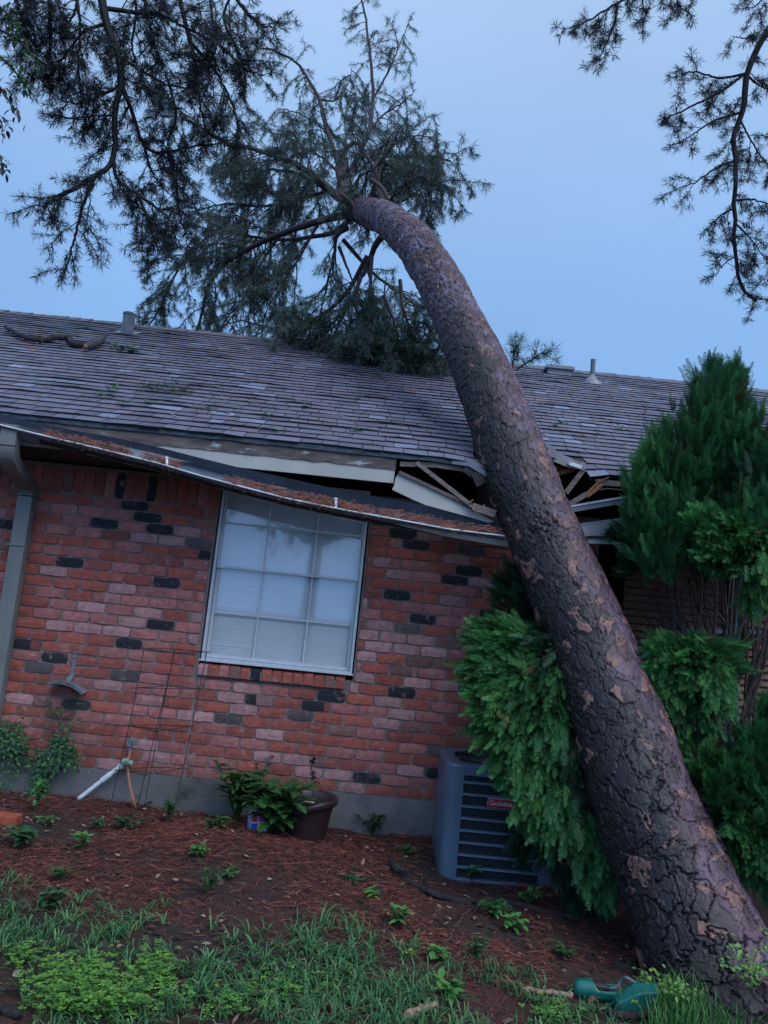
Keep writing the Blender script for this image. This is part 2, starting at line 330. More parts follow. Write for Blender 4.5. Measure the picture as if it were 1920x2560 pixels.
def wall():
    mb = MB(); J = .0105
    def row(k, xa, xb, off):
        z1_ = ZT - (k - 1) * C - J / 2; z0_ = ZT - k * C + J / 2
        ph = off + (0 if k % 2 else .5)
        n0 = math.floor(xa / L - ph - .5); n1 = math.ceil(xb / L - ph + .5)
        for i in range(n0, n1 + 1):
            a = (i + ph - .5) * L; b = a + L
            a = max(a, xa); b = min(b, xb)
            if b - a < .03: continue
            c = pick((a + b) / 2, (z0_ + z1_) / 2)
            if c is None: c = random.choices('obpmwdg', (14, 5, 4, .9, .7, .12, .15))[0]
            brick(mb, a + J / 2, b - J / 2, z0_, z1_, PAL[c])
    for k in range(1, 26):
        if k <= 15:
            row(k, -2.6, .60, 0.); row(k, 1.728, 3.42, .73)
        elif k == 16:
            row(k, -2.6, .585, .5); row(k, 1.70, 3.42, .73)
        else:
            row(k, -2.6, .62, .5); row(k, .62, 3.42, .78)
    for xa, xb in ((-2.6, .60), (1.728, 3.42)):       # soldier course on end
        x = xa
        while x < xb - .05:
            c = random.choices('obmp', (5, 5, 3, 1))[0]
            if min(abs(x + .038 - at(px_, py_, 0)[0]) for px_, py_ in ((300, 1218), (381, 1231), (1170, 1335))) < .038: c = 'd'
            brick(mb, x + .005, min(xb, x + .0762) - .005, ZT + .006, ZT + .195, PAL[c], vert=True)
            x += .0762
    o = mb.build('wall', M['brick'], house)
    b = MB()      # the mortar and the wall's body, with the window opening left free
    for xa, xb, za, zb in ((-2.7, .61, FT, 2.34), (1.72, 3.43, FT, 2.34), (.61, 1.72, FT, .985)):
        b.box((xa, .0, za), (xb, .2, zb))
    b.build('mortar', M['mortar'], o)
    s = MB()      # sill of bricks on edge, sloping out
    x = .612
    for i in range(14):
        c = 'd' if i == 5 else random.choices('obpmw', (6, 4, 3, 2, .6))[0]
        cc = np.array(PAL[c]) * random.uniform(.85, 1.15)
        r = [random.uniform(-.003, .003) for _ in range(6)]
        xa, xb = x + .004, x + .0755 - .004
        yf = -.032 + r[0]; zt = .992 + r[1]; zb = .922 + r[2]; e_ = .006
        V = [(xa, yf + e_, zb), (xb, yf + e_, zb), (xb, .12, zb), (xa, .12, zb),
             (xa + e_, yf, zb + e_), (xb - e_, yf, zb + e_), (xb - e_, yf, zt - e_), (xa + e_, yf, zt - e_),
             (xa, yf + e_, zt), (xb, yf + e_, zt), (xb, .12, zt + .03), (xa, .12, zt + .03)]
        s.add(V, [(3, 2, 1, 0), (0, 1, 5, 4), (4, 5, 6, 7), (7, 6, 9, 8), (8, 9, 10, 11), (0, 4, 7, 8), (5, 1, 9, 6), (1, 2, 10, 9), (3, 0, 8, 11)], cc)
        x += .0755
    so = s.build('window_sill', M['brick'], house); s2 = MB(); s2.box((.613, -.024, .925), (1.667, .1, .985)); s2.build('mortar', M['mortar'], so)
    f = MB(); f.box((-2.7, -.014, -.6), (3.45, .2, FT)); f.box((-2.7, -.020, -.6), (3.45, -.014, .085 - .0)); f.build('foundation', M['concrete'], house)
    h = MB()
    h.box((-3.5, 6.9, -.3), (7.6, 7.1, 2.3)); h.box((-2.9, .2, -.3), (-2.7, 6.9, 2.3)); h.box((7.4, .2, -.3), (7.6, 6.9, 2.3))
    h.box((3.43, .9, -.3), (7.4, 1.0, 2.3)); h.box((3.36, .2, -.3), (3.43, .9, 2.3)); h.build('rear_wall', M['deck'], house)
    c = MB(); c.box((-2.7, .21, 2.32), (7.4, 6.88, 2.34)); c.build('attic_floor', M['deck'], house)
wall()

def window():
    wn = empty('window', (1.17, .05, 1.03)); wn.parent = house; wn.location = (1.17, .05 - 2, 1.03)
    x0, x1, z0, zt, zm = .622, 1.708, 1.03, 2.37, 1.708
    f = MB(); t = .022
    def fr(x0, x1, z0, z1, t, ya, yb, mb):
        mb.box((x0, ya, z0), (x0 + t, yb, z1)); mb.box((x1 - t, ya, z0), (x1, yb, z1))
        mb.box((x0 + t, ya, z0), (x1 - t, yb, z0 + t)); mb.box((x0 + t, ya, z1 - t), (x1 - t, yb, z1))
    fr(x0, x1, z0, zt, .018, .012, .10, f)
    f.box((x0 - .012, .004, z0 - .008), (x1 + .012, .045, z0 + .004))
    f.build('frame', M['alu'], wn)
    g1 = MB(); fr(x0 + .02, x1 - .02, zm - .012, zt - .02, .016, .035, .055, g1); g1.build('upper_sash', M['alu'], wn)
    g2 = MB(); fr(x0 + .021, x1 - .021, z0 + .02, zm + .014, .022, .058, .078, g2); g2.build('lower_sash', M['alu'], wn)
    mu = MB()
    for k in (1, 2):
        xm = x0 + (x1 - x0) * k / 3
        mu.box((xm - .006, .040, zm + .006), (xm + .006, .049, zt - .03)); mu.box((xm - .006, .066, z0 + .04), (xm + .006, .073, zm - .012))
    zu = zm + .325; zl = (z0 + zm) / 2 + .006
    mu.box((x0 + .03, .0385, zu - .006), (x1 - .03, .0505, zu + .006)); mu.box((x0 + .04, .0645, zl - .006), (x1 - .04, .0745, zl + .006))
    mu.build('muntin', M['alu'], wn)
    p = MB()
    for (za, zb, y) in ((zm, zt - .03, .052), (z0 + .03, zm, .076)):
        p.add([(x0 + .03, y, za), (x1 - .03, y, za), (x1 - .03, y, zb), (x0 + .03, y, zb)], (0, 1, 2, 3))
    p.build('pane', M['glass'], wn)
    b = MB(); z = z0 + .02
    while z < zt:
        sg = RG.normal(0, .0006)
        b.add([(x0 + .02, .090 + sg, z), (x1 - .02, .090 - sg, z), (x1 - .02, .0930, z + .0225), (x0 + .02, .0930, z + .0225)], (0, 1, 2, 3)); z += .0215
    b.build('blind', M['blind'], wn)
    k = MB(); k.box((x0 - .01, .14, z0 - .03), (x1 + .01, .15, zt)); k.box((x0 - .01, .1, z0 - .05), (x1 + .01, .14, z0 - .002)); k.build('reveal', M['dark'], wn)
window()

# trunk of the fallen pine is needed for the hole it makes in the roof
TR = [(1842, 2600, 3.46, .36), (1802, 2480, 3.60, .318), (1752, 2350, 3.74, .290), (1688, 2190, 3.92, .276), (1622, 2036, 4.10, .270), (1563, 1865, 4.32, .262), (1508, 1698, 4.53, .252), (1428, 1495, 4.80, .240), (1347, 1310, 5.08, .231),
      (1285, 1150, 5.34, .231), (1238, 1017, 5.60, .2175), (1196, 912, 5.95, .205), (1153, 818, 6.35, .196), (1103, 714, 6.85, .190), (1044, 618, 7.4, .183), (1000, 573, 8.0, .178), (958, 543, 8.7, .170), (915, 530, 9.6, .160), (876, 512, 10.6, .14), (862, 470, 11.4, .11), (858, 420, 12.0, .085), (855, 385, 12.4, .07)]
TP = np.array([atd(a, b, c) for a, b, c, r in TR]); TRr = np.array([t[3] for t in TR])
def spline(P, n):
    P = np.asarray(P, float); m = len(P); Q = np.concatenate([[2 * P[0] - P[1]], P, [2 * P[-1] - P[-2]]])
    t = np.linspace(0, m - 1 - 1e-6, n); i = t.astype(int); f = (t - i)[:, None]
    a, b, c, d = Q[i], Q[i + 1], Q[i + 2], Q[i + 3]
    return .5 * (2 * b + (c - a) * f + (2 * a - 5 * b + 4 * c - d) * f ** 2 + (3 * b - a - 3 * c + d) * f ** 3)
TS = spline(np.c_[TP, TRr], 400)
def in_trunk(p, k=1.0):
    d = np.linalg.norm(TS[:, :3] - np.asarray(p), axis=1); i = d.argmin(); return d[i] < TS[i, 3] * k

def droop(x, s):
    """how far the broken eave sags next to the trunk; s = distance up the slope"""
    x = np.asarray(x, float)
    a = .085 * np.exp(-((x - 2.62) / .22) ** 2) * np.clip(1 - s / .5, 0, 1) ** 1.5
    b = .05 * np.exp(-((x - 3.12) / .12) ** 2) * np.clip(1 - s / .35, 0, 1)
    return a + b
def roofp(x, s, up=0.):
    c, sn = 1 / math.hypot(1, SLP), SLP / math.hypot(1, SLP)
    s = np.asarray(s, float)
    return np.stack(np.broadcast_arrays(np.asarray(x, float), EY + s * c - up * sn, EZ + s * sn + up * c - droop(x, s)), -1)
SL = math.hypot(RY - EY, RZ - EZ)
def roof():
    ro = empty('roof', (2, 1.4, 3)); ro.parent = house; ro.location = (2, 1.4 - 2, 3)
    mb = MB(); ex = .127; xa, xb = -4.2, 8.2
    n = int(SL / ex)
    pal = [(.125, .113, .142), (.145, .133, .165), (.11, .10, .125), (.185, .187, .235), (.155, .118, .135), (.132, .12, .15), (.22, .13, .12), (.09, .082, .105), (.22, .23, .285)]
    wt = [7, 5, 5, 1.6, 2.4, 6, .5, 1.6, .7]
    xg = np.linspace(xa, xb, 400); wav = {}
    for k in range(n + 1):
        wv = np.interp(xg, np.linspace(xa, xb, 60), RG.normal(0, .0045, 60)); wav[k] = wv
    for k in range(n):
        s0 = k * ex; s1 = min(SL, s0 + ex + .03)
        x = xa + RG.uniform(0, .3)
        while x < xb:
            wd = random.choice((.11, .14, .15, .17, .20, .24)); x2 = x + wd
            xm = (x + x2) / 2
            sb = s0 + float(np.interp(xm, xg, wav[k])) * 1.0 + RG.normal(0, .0015)
            z0 = .012 + float(np.interp(x, xg, np.abs(wav[k]))) * 1.3; z02 = .012 + float(np.interp(x2, xg, np.abs(wav[k]))) * 1.3
            pc = roofp(xm, s0 + .06)
            hole = in_trunk(pc, .8) or (2.42 < xm < 3.10 and s0 < .30) or (3.10 <= xm < 3.24 and s0 < .1)
            if not hole:
                col = np.array(random.choices(pal, wt)[0]) * RG.uniform(.9, 1.1) * (.94, 1.0, 1.14)
                g_ = .003
                a, b, c, d = roofp(x + g_, sb, z0), roofp(x2 - g_, sb + RG.normal(0, .001), z02), roofp(x2 - g_, s1, .004), roofp(x + g_, s1, .004)
                a2, b2 = roofp(x + g_, sb + .002, .002), roofp(x2 - g_, sb + .002, .002)
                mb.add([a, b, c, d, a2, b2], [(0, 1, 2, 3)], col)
                mb.add([a, b, a2, b2], [(1, 0, 2, 3)], np.array((.006, .006, .009)))  # black asphalt butt face that also paints in the shade gap below
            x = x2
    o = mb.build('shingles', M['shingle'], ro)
    # ridge cap
    rc = MB(); x = xa
    while x < xb:
        cc = np.array(random.choices(pal, wt)[0]) * .95
        j = RG.normal(0, .004)
        rc.add([(x, RY - .15, RZ - .15 * SLP + .016), (x + .15, RY - .15, RZ - .15 * SLP + .02), (x + .15, RY, RZ + .028 + j), (x, RY, RZ + .02 + j), (x + .15, RY + .15, RZ - .15 * SLP + .02), (x, RY + .15, RZ - .15 * SLP + .016)],
               [(0, 1, 2, 3), (3, 2, 4, 5)], cc)
        x += .145
    rc.build('ridge_cap', M['shingle'], ro)
    # deck under the shingles
    dk = MB(); nx, ns = 120, 16
    X, S = np.meshgrid(np.linspace(xa, xb, nx), np.linspace(.012, SL, ns))
    for up in (0.001, -.018):
        V = roofp(X, S, up).reshape(-1, 3); i = (np.arange(ns - 1)[:, None] * nx + np.arange(nx - 1)[None]).ravel()
        F = np.stack([i, i + 1, i + nx + 1, i + nx], -1); ce = V[F].mean(1)
        keep = ~((ce[:, 0] > 2.40) & (ce[:, 0] < 3.20) & (ce[:, 1] < -.15)); dk.add(V, F[keep])
    dk.add([(xa, RY, RZ), (xb, RY, RZ), (xb, 7.5, RZ - (7.5 - RY) * SLP), (xa, 7.5, RZ - (7.5 - RY) * SLP)], (0, 1, 2, 3))
    for xx in (-2.75, 7.5):     # gable ends close the attic
        dk.add([(xx, -.02, 2.33), (xx, 7.1, 2.33), (xx, 7.1, RZ - (7.1 - RY) * SLP), (xx, RY, RZ - .03), (xx, -.02, EZ + .48 * SLP - .03)], (0, 1, 2, 3, 4))
    dk.build('roof_deck', M['deck'], ro)
    # rafters
    for x in np.arange(-2.4, 7.2, .6):
        if 2.5 < x < 3.1: continue
        rf = MB(); rf.beam(roofp(x, .04, -.065), roofp(x, SL - .1, -.065), .085, .038, up=(0, 0, 1)); rf.build('rafter', M['deck'], ro)
    # plumbing and flue vents
    b0 = at(317, 833, 2.75)
    v = MB(); p = roofp(b0[0], 3.70); v.tube([p + (0, 0, -.05), p + (0, 0, .02), p + (0, 0, .22), p + (0, 0, .235)], [.067, .067, .067, .067], 10); v.tube([p + (0, 0, .225), p + (0, 0, .245)], .074, 10)
    v.add([roofp(b0[0] - .13, 3.62, .02), roofp(b0[0] + .13, 3.62, .02), roofp(b0[0] + .13, 3.85, .02), roofp(b0[0] - .13, 3.85, .02)], (0, 1, 2, 3), (1, 1, 1)); v.build('vent_pipe', M['ventm'], ro)
    b1 = at(1466, 945, 2.9); p = roofp(b1[0] + .03, 3.72)
    v = MB(); v.tube([p + (0, 0, -.02), p + (0, 0, .27)], .027, 10); v.tube([p + (0, 0, .26), p + (0, 0, .275)], .028, 10); v.build('vent_pipe', M['post'], ro)
    v = MB(); v.lathe([(.12, -.05), (.10, .005), (.06, .035), (.038, .07), (.029, .09)], p, 16); v.build('pipe_flashing', M['ventm'], ro)
    b2 = at(1393, 925, 3.1); v = MB(); p = roofp(b2[0], 4.05)
    v.box(p + (-.14, -.10, -.04), p + (.14, .12, .03)); v.box(p + (-.165, -.13, .03), p + (.165, .14, .062)); v.box(p + (-.14, -.11, .062), p + (.14, .12, .075)); v.build('box_vent', M['ventm'], ro)
roof()

def eave():
    # fascia: cream board with a peeling upper strip, standing from the left end to the break
    f = MB(); f.box((-2.8, -.472, 2.362), (1.862, -.449, 2.458)); fo = f.build('fascia', M['cream'], house)
    f = MB(); xs = np.linspace(-2.8, 1.866, 60)
    zb = 2.455 + RG.normal(0, .003, 60)
    V = [(x, -.478, z) for x, z in zip(xs, zb)] + [(x, -.478, 2.546) for x in xs] + [(x, -.45, 2.546) for x in xs]
    i = np.arange(59); f.add(V, np.concatenate([np.stack([i, i + 1, i + 61, i + 60], -1), np.stack([i + 60, i + 61, i + 121, i + 120], -1)]))
    f.add([(1.866, -.478, 2.455), (1.866, -.45, 2.455), (1.866, -.45, 2.546), (1.866, -.478, 2.546)], (0, 1, 2, 3)); f.build('weathered_strip', M['peel'], fo)
    # drip edge
    d = MB(); n = 120; xs = np.linspace(-2.9, 2.50, n)
    P0 = roofp(xs, np.zeros(n), .012); P0[:, 1] = -.494; P1 = P0 + (0, .004, -.036); P1[:, 2] += np.interp(xs, np.linspace(-3, 2.5, 50), RG.normal(0, .0025, 50)); P2 = P0 + (0, .06, .01)
    V = np.concatenate([P1, P0, P2]); i = np.arange(n - 1)
    d.add(V, np.concatenate([np.stack([i, i + 1, i + n + 1, i + n], -1), np.stack([i + n, i + n + 1, i + 2 * n + 1, i + 2 * n], -1)])); d.build('drip_edge', M['drip'], house)
    # raw wood behind the missing board, with its bent metal edge
    k = MB(); P = [at(1000, 1160, -.46), at(1090, 1163, -.46), at(1150, 1172, -.46), at(1210, 1192, -.46)]
    for a, b in zip(P[:-1], P[1:]): k.beam(a, b, .035, .02)
    k.build('eave_board', M['wood'], house)
    k = MB(); P = [at(1130, 1153, -.5), at(1175, 1160, -.51), at(1195, 1172, -.51), at(1222, 1190, -.5), at(1228, 1200, -.48)]
    for a, b in zip(P[:-1], P[1:]): k.beam(a, b, .035, .004)
    k.build('bent_flashing', M['gutter'], house)
    # snapped boards, left of the trunk
    A = lambda x, y, Y=-.5: at(480 + x / 2.023, 1120 + y / 2.023, Y)
    def plate(pts, th, name, m, Y0, Y1=None):
        p = [A(x, y, Y0) for x, y in pts]; q = [v + (0, th, 0) for v in p]; n = len(p); b = MB()
        b.add(p + q, [tuple(range(n))]); b.F.append((np.array([list(range(n, 2 * n))[::-1]]), np.ones((1, 3)), 0))
        for i in range(n): b.F.append((np.array([[(i + 1) % n, i, n + i, n + (i + 1) % n]]), np.ones((1, 3)), 0))
        return b.build(name, m, house)
    o = plate([(1045, 128), (1180, 190), (1330, 262), (1430, 318), (1530, 372), (1500, 378), (1400, 348), (1180, 288), (1120, 262), (1012, 210), (1022, 190), (1030, 150)], .02, 'snapped_fascia', M['cream'], -.53)
    b = MB(); q = [A(1047, 124, -.533), A(1180, 184, -.533), A(1330, 256, -.533), A(1432, 314, -.533)]
    for a, c in zip(q[:-1], q[1:]): b.beam(a, c, .022, .028, rag=.004)
    b.build('weathered_strip', M['peel'], o)
    b = MB(); b.beam(A(1138, 76, -.49), A(1425, 300, -.56), .028, .024, rag=.006); b.build('snapped_lath', M['wood'], house)
    b = MB(); b.beam(A(1415, 296, -.57), A(1535, 334, -.57), .05, .022, rag=.01); b.beam(A(1480, 330, -.55), A(1540, 352, -.55), .03, .02, rag=.008); b.build('splintered_board', M['wood'], house)
    b = MB()
    for _ in range(9):
        x = random.uniform(1395, 1500); y = 285 + (x - 1395) * .42 + random.uniform(-10, 8); b.beam(A(x, y, -.565), A(x + random.uniform(-34, 30), y + random.uniform(-26, 10), -.565 + random.uniform(-.02, .02)), random.uniform(.006, .014), .008, rag=.004)
    b.build('wood_splinters', M['splint'], house)
    b = MB(); pf = [A(1385, 74, -.50), A(1440, 98, -.505), A(1470, 122, -.51)]; b.beam(pf[0] + (0, 0, -.03), pf[1] + (0, .01, -.05), .07, .003, rag=.01); b.beam(pf[1] + (0, 0, -.03), pf[2] + (0, .01, -.08), .08, .003, rag=.01); b.build('torn_felt', M['black'], house)
    b = MB(); b.beam(A(1480, 130, -.3), A(1500, 320, -.3), .05, .04); b.beam(A(1440, 110, -.2), A(1470, 330, -.2), .04, .04); b.build('broken_stud', M['deck'], house)
    # right of the trunk
    B = lambda x, y, Y=-.5: at(1100 + x / 3.072, 1080 + y / 3.072, Y)
    b = MB(); b.beam(B(1208, 395, -.48), B(1990, 470, -.48), .055, .024, rag=.012); b.beam(B(1205, 372, -.485), B(1990, 448, -.485), .02, .012, rag=.02)
    b.beam(B(1208, 418, -.482), B(1980, 494, -.482), .022, .02, rag=.012); b.build('fascia_stub', M['wood'], house)
    b = MB(); b.beam(B(2000, 430, -.47), B(3600, 590, -.47), .13, .02); b.build('fascia', M['cream'], house)
    b = MB(); b.beam(B(985, 560, -.5), B(1125, 478, -.52), .035, .02, rag=.006); b.build('splintered_board', M['wood'], house)
    b = MB()
    for _ in range(9):
        y = random.uniform(-14, 16); x = random.uniform(0, 40)
        b.beam(B(1110 + x, 490 + y, -.51), B(1190 + x * 1.6, 415 + y * 1.3, -.5 + random.uniform(-.02, .02)), random.uniform(.008, .018), .01, rag=.004)
    for _ in range(5): b.beam(B(1180, 440 + random.uniform(-12, 12), -.5), B(1265, 425 + random.uniform(-8, 12), -.5), .014, .01)
    b.beam(B(1200, 390, -.5), B(1300, 345, -.51), .008, .006); b.build('wood_splinters', M['splint'], house)
    b = MB(); b.beam(B(965, 470, -.46), B(1105, 285, -.46), .034, .02, rag=.008); b.build('snapped_lath', M['wood'], house)
    b = MB(); b.beam(B(905, 320, -.42), B(1030, 285, -.42), .03, .03, rag=.01); b.beam(B(890, 300, -.38), B(960, 250, -.38), .05, .03, rag=.02); b.build('snapped_rafter', M['splint'], house)
    b = MB(); b.beam(B(1005, 590, -.56), B(1700, 470, -.50), .05, .03); oo = b.build('bent_trim', M['gutter'], house)
    b = MB(); b.beam(B(1000, 574, -.565), B(1700, 454, -.505), .008, .034); b.build('top_edge', M['lip'], oo)
    # torn shingles curling over the break
    for i, (x, y, w_, h_) in enumerate(((835, 130, 60, 60), (860, 165, 70, 70), (905, 195, 75, 55), (960, 215, 80, 40), (1010, 240, 90, 30), (310, 200, 70, 30), (300, 120, 60, 70))):
        s = MB(); p = B(x, y, -.50 + .01 * i); q = B(x + w_, y + w_ * .35, -.50 + .01 * i); d_ = np.array((0, -.02 - .01 * (i % 2), -h_ / 3.072 / 1923 * 5.2))
        s.add([p, q, q + d_, p + d_ + (.008, 0, 0), p + (0, .10, .06), q + (0, .10, .06)], [(0, 3, 2, 1), (0, 1, 5, 4)], np.array((.10, .095, .12)) * (.8 + .1 * (i % 4)))
        s.build('torn_shingle', M['shingle'], house)
    b = MB(); b.beam(B(990, 240, -.53), B(1090, 272, -.53), .02, .004); b.beam(B(990, 232, -.525), B(1090, 262, -.515), .006, .02); b.build('bent_flashing', M['lip'], house)
    # soffit on the undamaged left stretch, broken pieces by the trunk
    b = MB(); b.box((-2.8, -.45, 2.352), (.86, -.012, 2.364)); b.build('soffit', M['deck'], house)
    b = MB(); b.box((3.5, -.45, 2.30), (7.4, .9, 2.312)); b.build('soffit', M['deck'], house)
eave()

def gutters():
    # K-style gutter torn off the fascia: swept profile that rolls outward towards the trunk
    lipL = [(-260, 1000), (0, 1062), (105, 1088), (250, 1122), (392, 1157), (500, 1189), (613, 1219), (717, 1246), (851, 1273), (999, 1300), (1123, 1323), (1262, 1340)]
    topL = [(-260, 975), (60, 1050), (180, 1075), (304, 1098), (400, 1119), (500, 1145), (589, 1167), (757, 1204), (900, 1236), (1063, 1263), (1252, 1308)]
    lx = np.array(lipL, float); tx = np.array(topL, float); n = 90
    X = np.linspace(-240, 1262, n); ly = np.interp(X, lx[:, 0], lx[:, 1]); ty = np.interp(X, tx[:, 0], tx[:, 1])
    prof = [(0, 0), (.0, .0)]
    def ring(lip, top):
        # lip = front bead, top = back top edge. bottom corners from the known box size
        d = top - lip; L_ = np.linalg.norm(d); u = d / L_; w_ = np.array([0, u[2], -u[1]])      # w points into the trough (down and back)
        if w_[2] > 0: w_ = -w_
        H = .095
        return [lip + u * .008 + w_ * .0, lip, lip - u * .0 + w_ * .022, lip + u * .012 + w_ * .05, lip + u * .022 + w_ * H, top + w_ * H, top, top + u * .0 - w_ * -.002 + np.array([0, .0015, 0])]
    rings = []; lips = []; tops = []; flo = []
    for x, a, b in zip(X, ly, ty):
        t = np.clip((x - 0) / 550, 0, 1)
        lip = at(x, a, -.615 - .02 * t); top = at(x, b, -.515 - .0 * t)
        if t < 1: top = top * 1.0
        r = ring(lip, top); rings.append(r); lips.append(lip); tops.append(top)
        d = top - lip; u = d / np.linalg.norm(d); w_ = np.array([0, u[2], -u[1]]); w_ = -w_ if w_[2] > 0 else w_
        flo.append((lip + u * .03 + w_ * .05, u, w_))
    R = np.array(rings); k = R.shape[1]; V = R.reshape(-1, 3); i = np.arange(n - 1)[:, None] * k + np.arange(k - 1)[None]
    i = i.ravel(); F = np.stack([i, i + 1, i + k + 1, i + k], -1)
    g_ = MB(); g_.add(V, F); go = g_.build('gutter', M['gutter'], house, smooth=False)
    m = go.modifiers.new('thick', 'SOLIDIFY'); m.thickness = .0015
    b = MB(); P = np.array(lips); b.tube(P, .0055, 6); b.build('front_lip', M['lip'], go)
    # white hanger brackets
    for px, nm in ((411, 1), (848, 1)):
        j = int(np.argmin(np.abs(X - px))); b = MB(); b.beam(lips[j] + (0, -.004, .002), lips[j] * .55 + tops[j] * .45 + (0, -.012, 0), .014, .006, up=(1, 0, 0)); b.tube([lips[j] * .55 + tops[j] * .45 + (-.01, -.014, 0), lips[j] * .55 + tops[j] * .45 + (.01, -.014, 0)], .009, 8); b.build('gutter_hanger', M['white'], go)
    # outer face of the gutter where it has rolled over near the trunk
    b = MB(); xs = np.linspace(930, 1290, 20); V = []
    for x in xs:
        y = np.interp(x, lx[:, 0], lx[:, 1]) + 2; hgt = np.interp(x, [930, 1000, 1262], [3, 12, 24])
        V += [at(x, y, -.618), at(x, y + hgt, -.585)]
    i = np.arange(19) * 2; b.add(V, np.stack([i, i + 1, i + 3, i + 2], -1)); bo = b.build('gutter_face', M['cream'], house); mm = bo.modifiers.new('thick', 'SOLIDIFY'); mm.thickness = .002
    # gutter right of the trunk
    B = lambda x, y, Y: at(1100 + x / 3.072, 1080 + y / 3.072, Y)
    b = MB(); rs = []
    for x in np.linspace(1040, 3300, 40):
        yt = np.interp(x, [1040, 1600, 3300], [705, 632, 560]); yb = np.interp(x, [1040, 1600, 3300], [812, 800, 800]); yf = np.interp(x, [1040, 1600, 3300], [856, 862, 872])
        rs.append([B(x, yt, -.50), B(x, yt + 22, -.505), B(x, yt + 26, -.515), B(x, yb, -.54), B(x, yb + 2, -.62), B(x, yf, -.635), B(x, yf + 3, -.62), B(x, yf + 2, -.55)])
    R = np.array(rs); k = 8; V = R.reshape(-1, 3); i = (np.arange(39)[:, None] * k + np.arange(k - 1)[None]).ravel()
    b.add(V, np.stack([i, i + 1, i + k + 1, i + k], -1)); go2 = b.build('gutter', M['gutter'], house)
    m = go2.modifiers.new('thick', 'SOLIDIFY'); m.thickness = .0015
    b = MB(); b.tube(R[:, 5], .005, 6); b.build('front_lip', M['spout'], go2)
    b = MB(); b.tube(R[:, 4] + (0, -.012, .004), .0075, 6, (.02, .02, .02)); b.build('trough_shade_line', M['soil'], go2)  # dark tube added as a painted shadow line between the gutter bands
    # downspout: outlet, ribbed elbows, ribbed run down the wall
    dsp = empty('downspout', (-.78, -.1, 1.2)); dsp.parent = house; dsp.location = (-.78, -.1 - 2, 1.2)
    def rib(mb, P, W, D, nr=7, sdir=(1, 0, 0)):
        # rectangular ribbed tube following P in the y-z plane (x = width)
        P = np.asarray(P, float); T = np.gradient(P, axis=0); T /= np.linalg.norm(T, axis=1)[:, None]
        S = np.tile(np.array(sdir, float), (len(P), 1)); Nn = np.cross(S, T)
        pr = []
        for q in range(nr * 2 + 1): pr.append((-W / 2 + W * q / (nr * 2), -D / 2 - (.006 if q % 2 else 0)))
        pr += [(W / 2, -D / 2), (W / 2 + .002, 0), (W / 2, D / 2), (-W / 2, D / 2), (-W / 2 - .002, 0)]
        k = len(pr)
        V = np.array([[P[i] + S[i] * a + Nn[i] * -b_ * -1 for a, b_ in pr] for i in range(len(P))]).reshape(-1, 3)
        i = np.arange(len(P) - 1)[:, None] * k; j = np.arange(k)[None]; q = (j + 1) % k
        mb.add(V, np.stack([i + j, i + q, i + k + q, i + k + j], -1).reshape(-1, 4))
    xa = at(24, 1110, -.56)[0]; xb = at(77, 1185, -.07)[0]
    xb2 = at(-17, 1770, -.07)[0]
    a = MB(); rib(a, [(xa, -.56, 2.47), (xa, -.56, 2.40), (xa, -.56, 2.33)], .105, .08, sdir=(-1, 0, 0)); a.build('outlet', M['spout'], dsp)
    a = MB(); P = []
    for t in np.linspace(0, 1, 9): P.append((xa, -.56 + .06 * t * t, 2.33 - .10 * t))
    P = np.array(P)
    q = np.array([(xa + (xb - xa) * s_, -.50 + .43 * s_, 2.23 - .10 * s_) for s_ in np.linspace(.12, .9, 7)]); e_ = np.array([(xb, -.066, 2.09 - .015 * s_) for s_ in range(4)])
    P = spline(np.concatenate([P[::3], q[::2], e_[::2]]), 26)
    rib(a, P, .105, .08, sdir=(-1, 0, 0))
    for t in range(3, 12):
        c = P[t]; a.beam(c + (.054, -.035, -.004), c + (.054, .03, .012), .007, .006)
    a.build('elbow', M['spout'], dsp)
    a = MB(); rib(a, [(xb, -.066, 2.06), (xb * .5 + xb2 * .5, -.066, 1.2), (xb2, -.066, .12)], .105, .075, sdir=(-1, 0, 0)); a.build('pipe', M['spout'], dsp)
    a = MB(); a.box((xb - .075, -.112, 1.70), (xb + .045, -.02, 1.712)); a.build('joint_band', M['spout'], dsp)
    # debris in the gutter
    s = MB(); V = []; cols = []
    for px in np.concatenate([RG.uniform(110, 310, 900), RG.uniform(350, 440, 200), RG.uniform(560, 1255, 1500), RG.normal(800, 50, 900)]):
        j = int(np.clip(np.searchsorted(X, px), 1, n - 2)); p, u, w_ = flo[j]
        L_ = RG.uniform(.03, .10); d = nv(np.array([RG.normal(0, 1), RG.normal(0, .3), RG.normal(0, .25)])) * L_
        c = p + u * RG.uniform(-.03, .055) + w_ * RG.uniform(-.062, -.01); c[0] += RG.uniform(-.01, .01)
        wv = np.array([0, .3, 1]) * .0016; cc = np.array(random.choice([(.28, .075, .04), (.22, .06, .035), (.12, .05, .04), (.30, .13, .08), (.04, .03, .03)])) * RG.uniform(.7, 1.2)
        s.add([c - d / 2 - wv, c - d / 2 + wv, c + d / 2 + wv, c + d / 2 - wv], (0, 1, 2, 3), cc)
    fl = np.array([p + w_ * .012 for p, u, w_ in flo]); dr = MB()
    sel = np.where((X > 90))[0]; Pd = fl[sel]; dr.tube(Pd + RG.normal(0, .002, Pd.shape), .024, 7, (.03, .022, .02))
    tag(dr.build('gutter_muck', M['soil']), kind='stuff', label='dark wet muck lying along the trough of the hanging gutter', cat='debris')
    tag(s.build('pine_straw', M['straw']), kind='stuff', label='rust coloured pine needles matted inside the hanging gutter', cat='pine needles')
gutters()

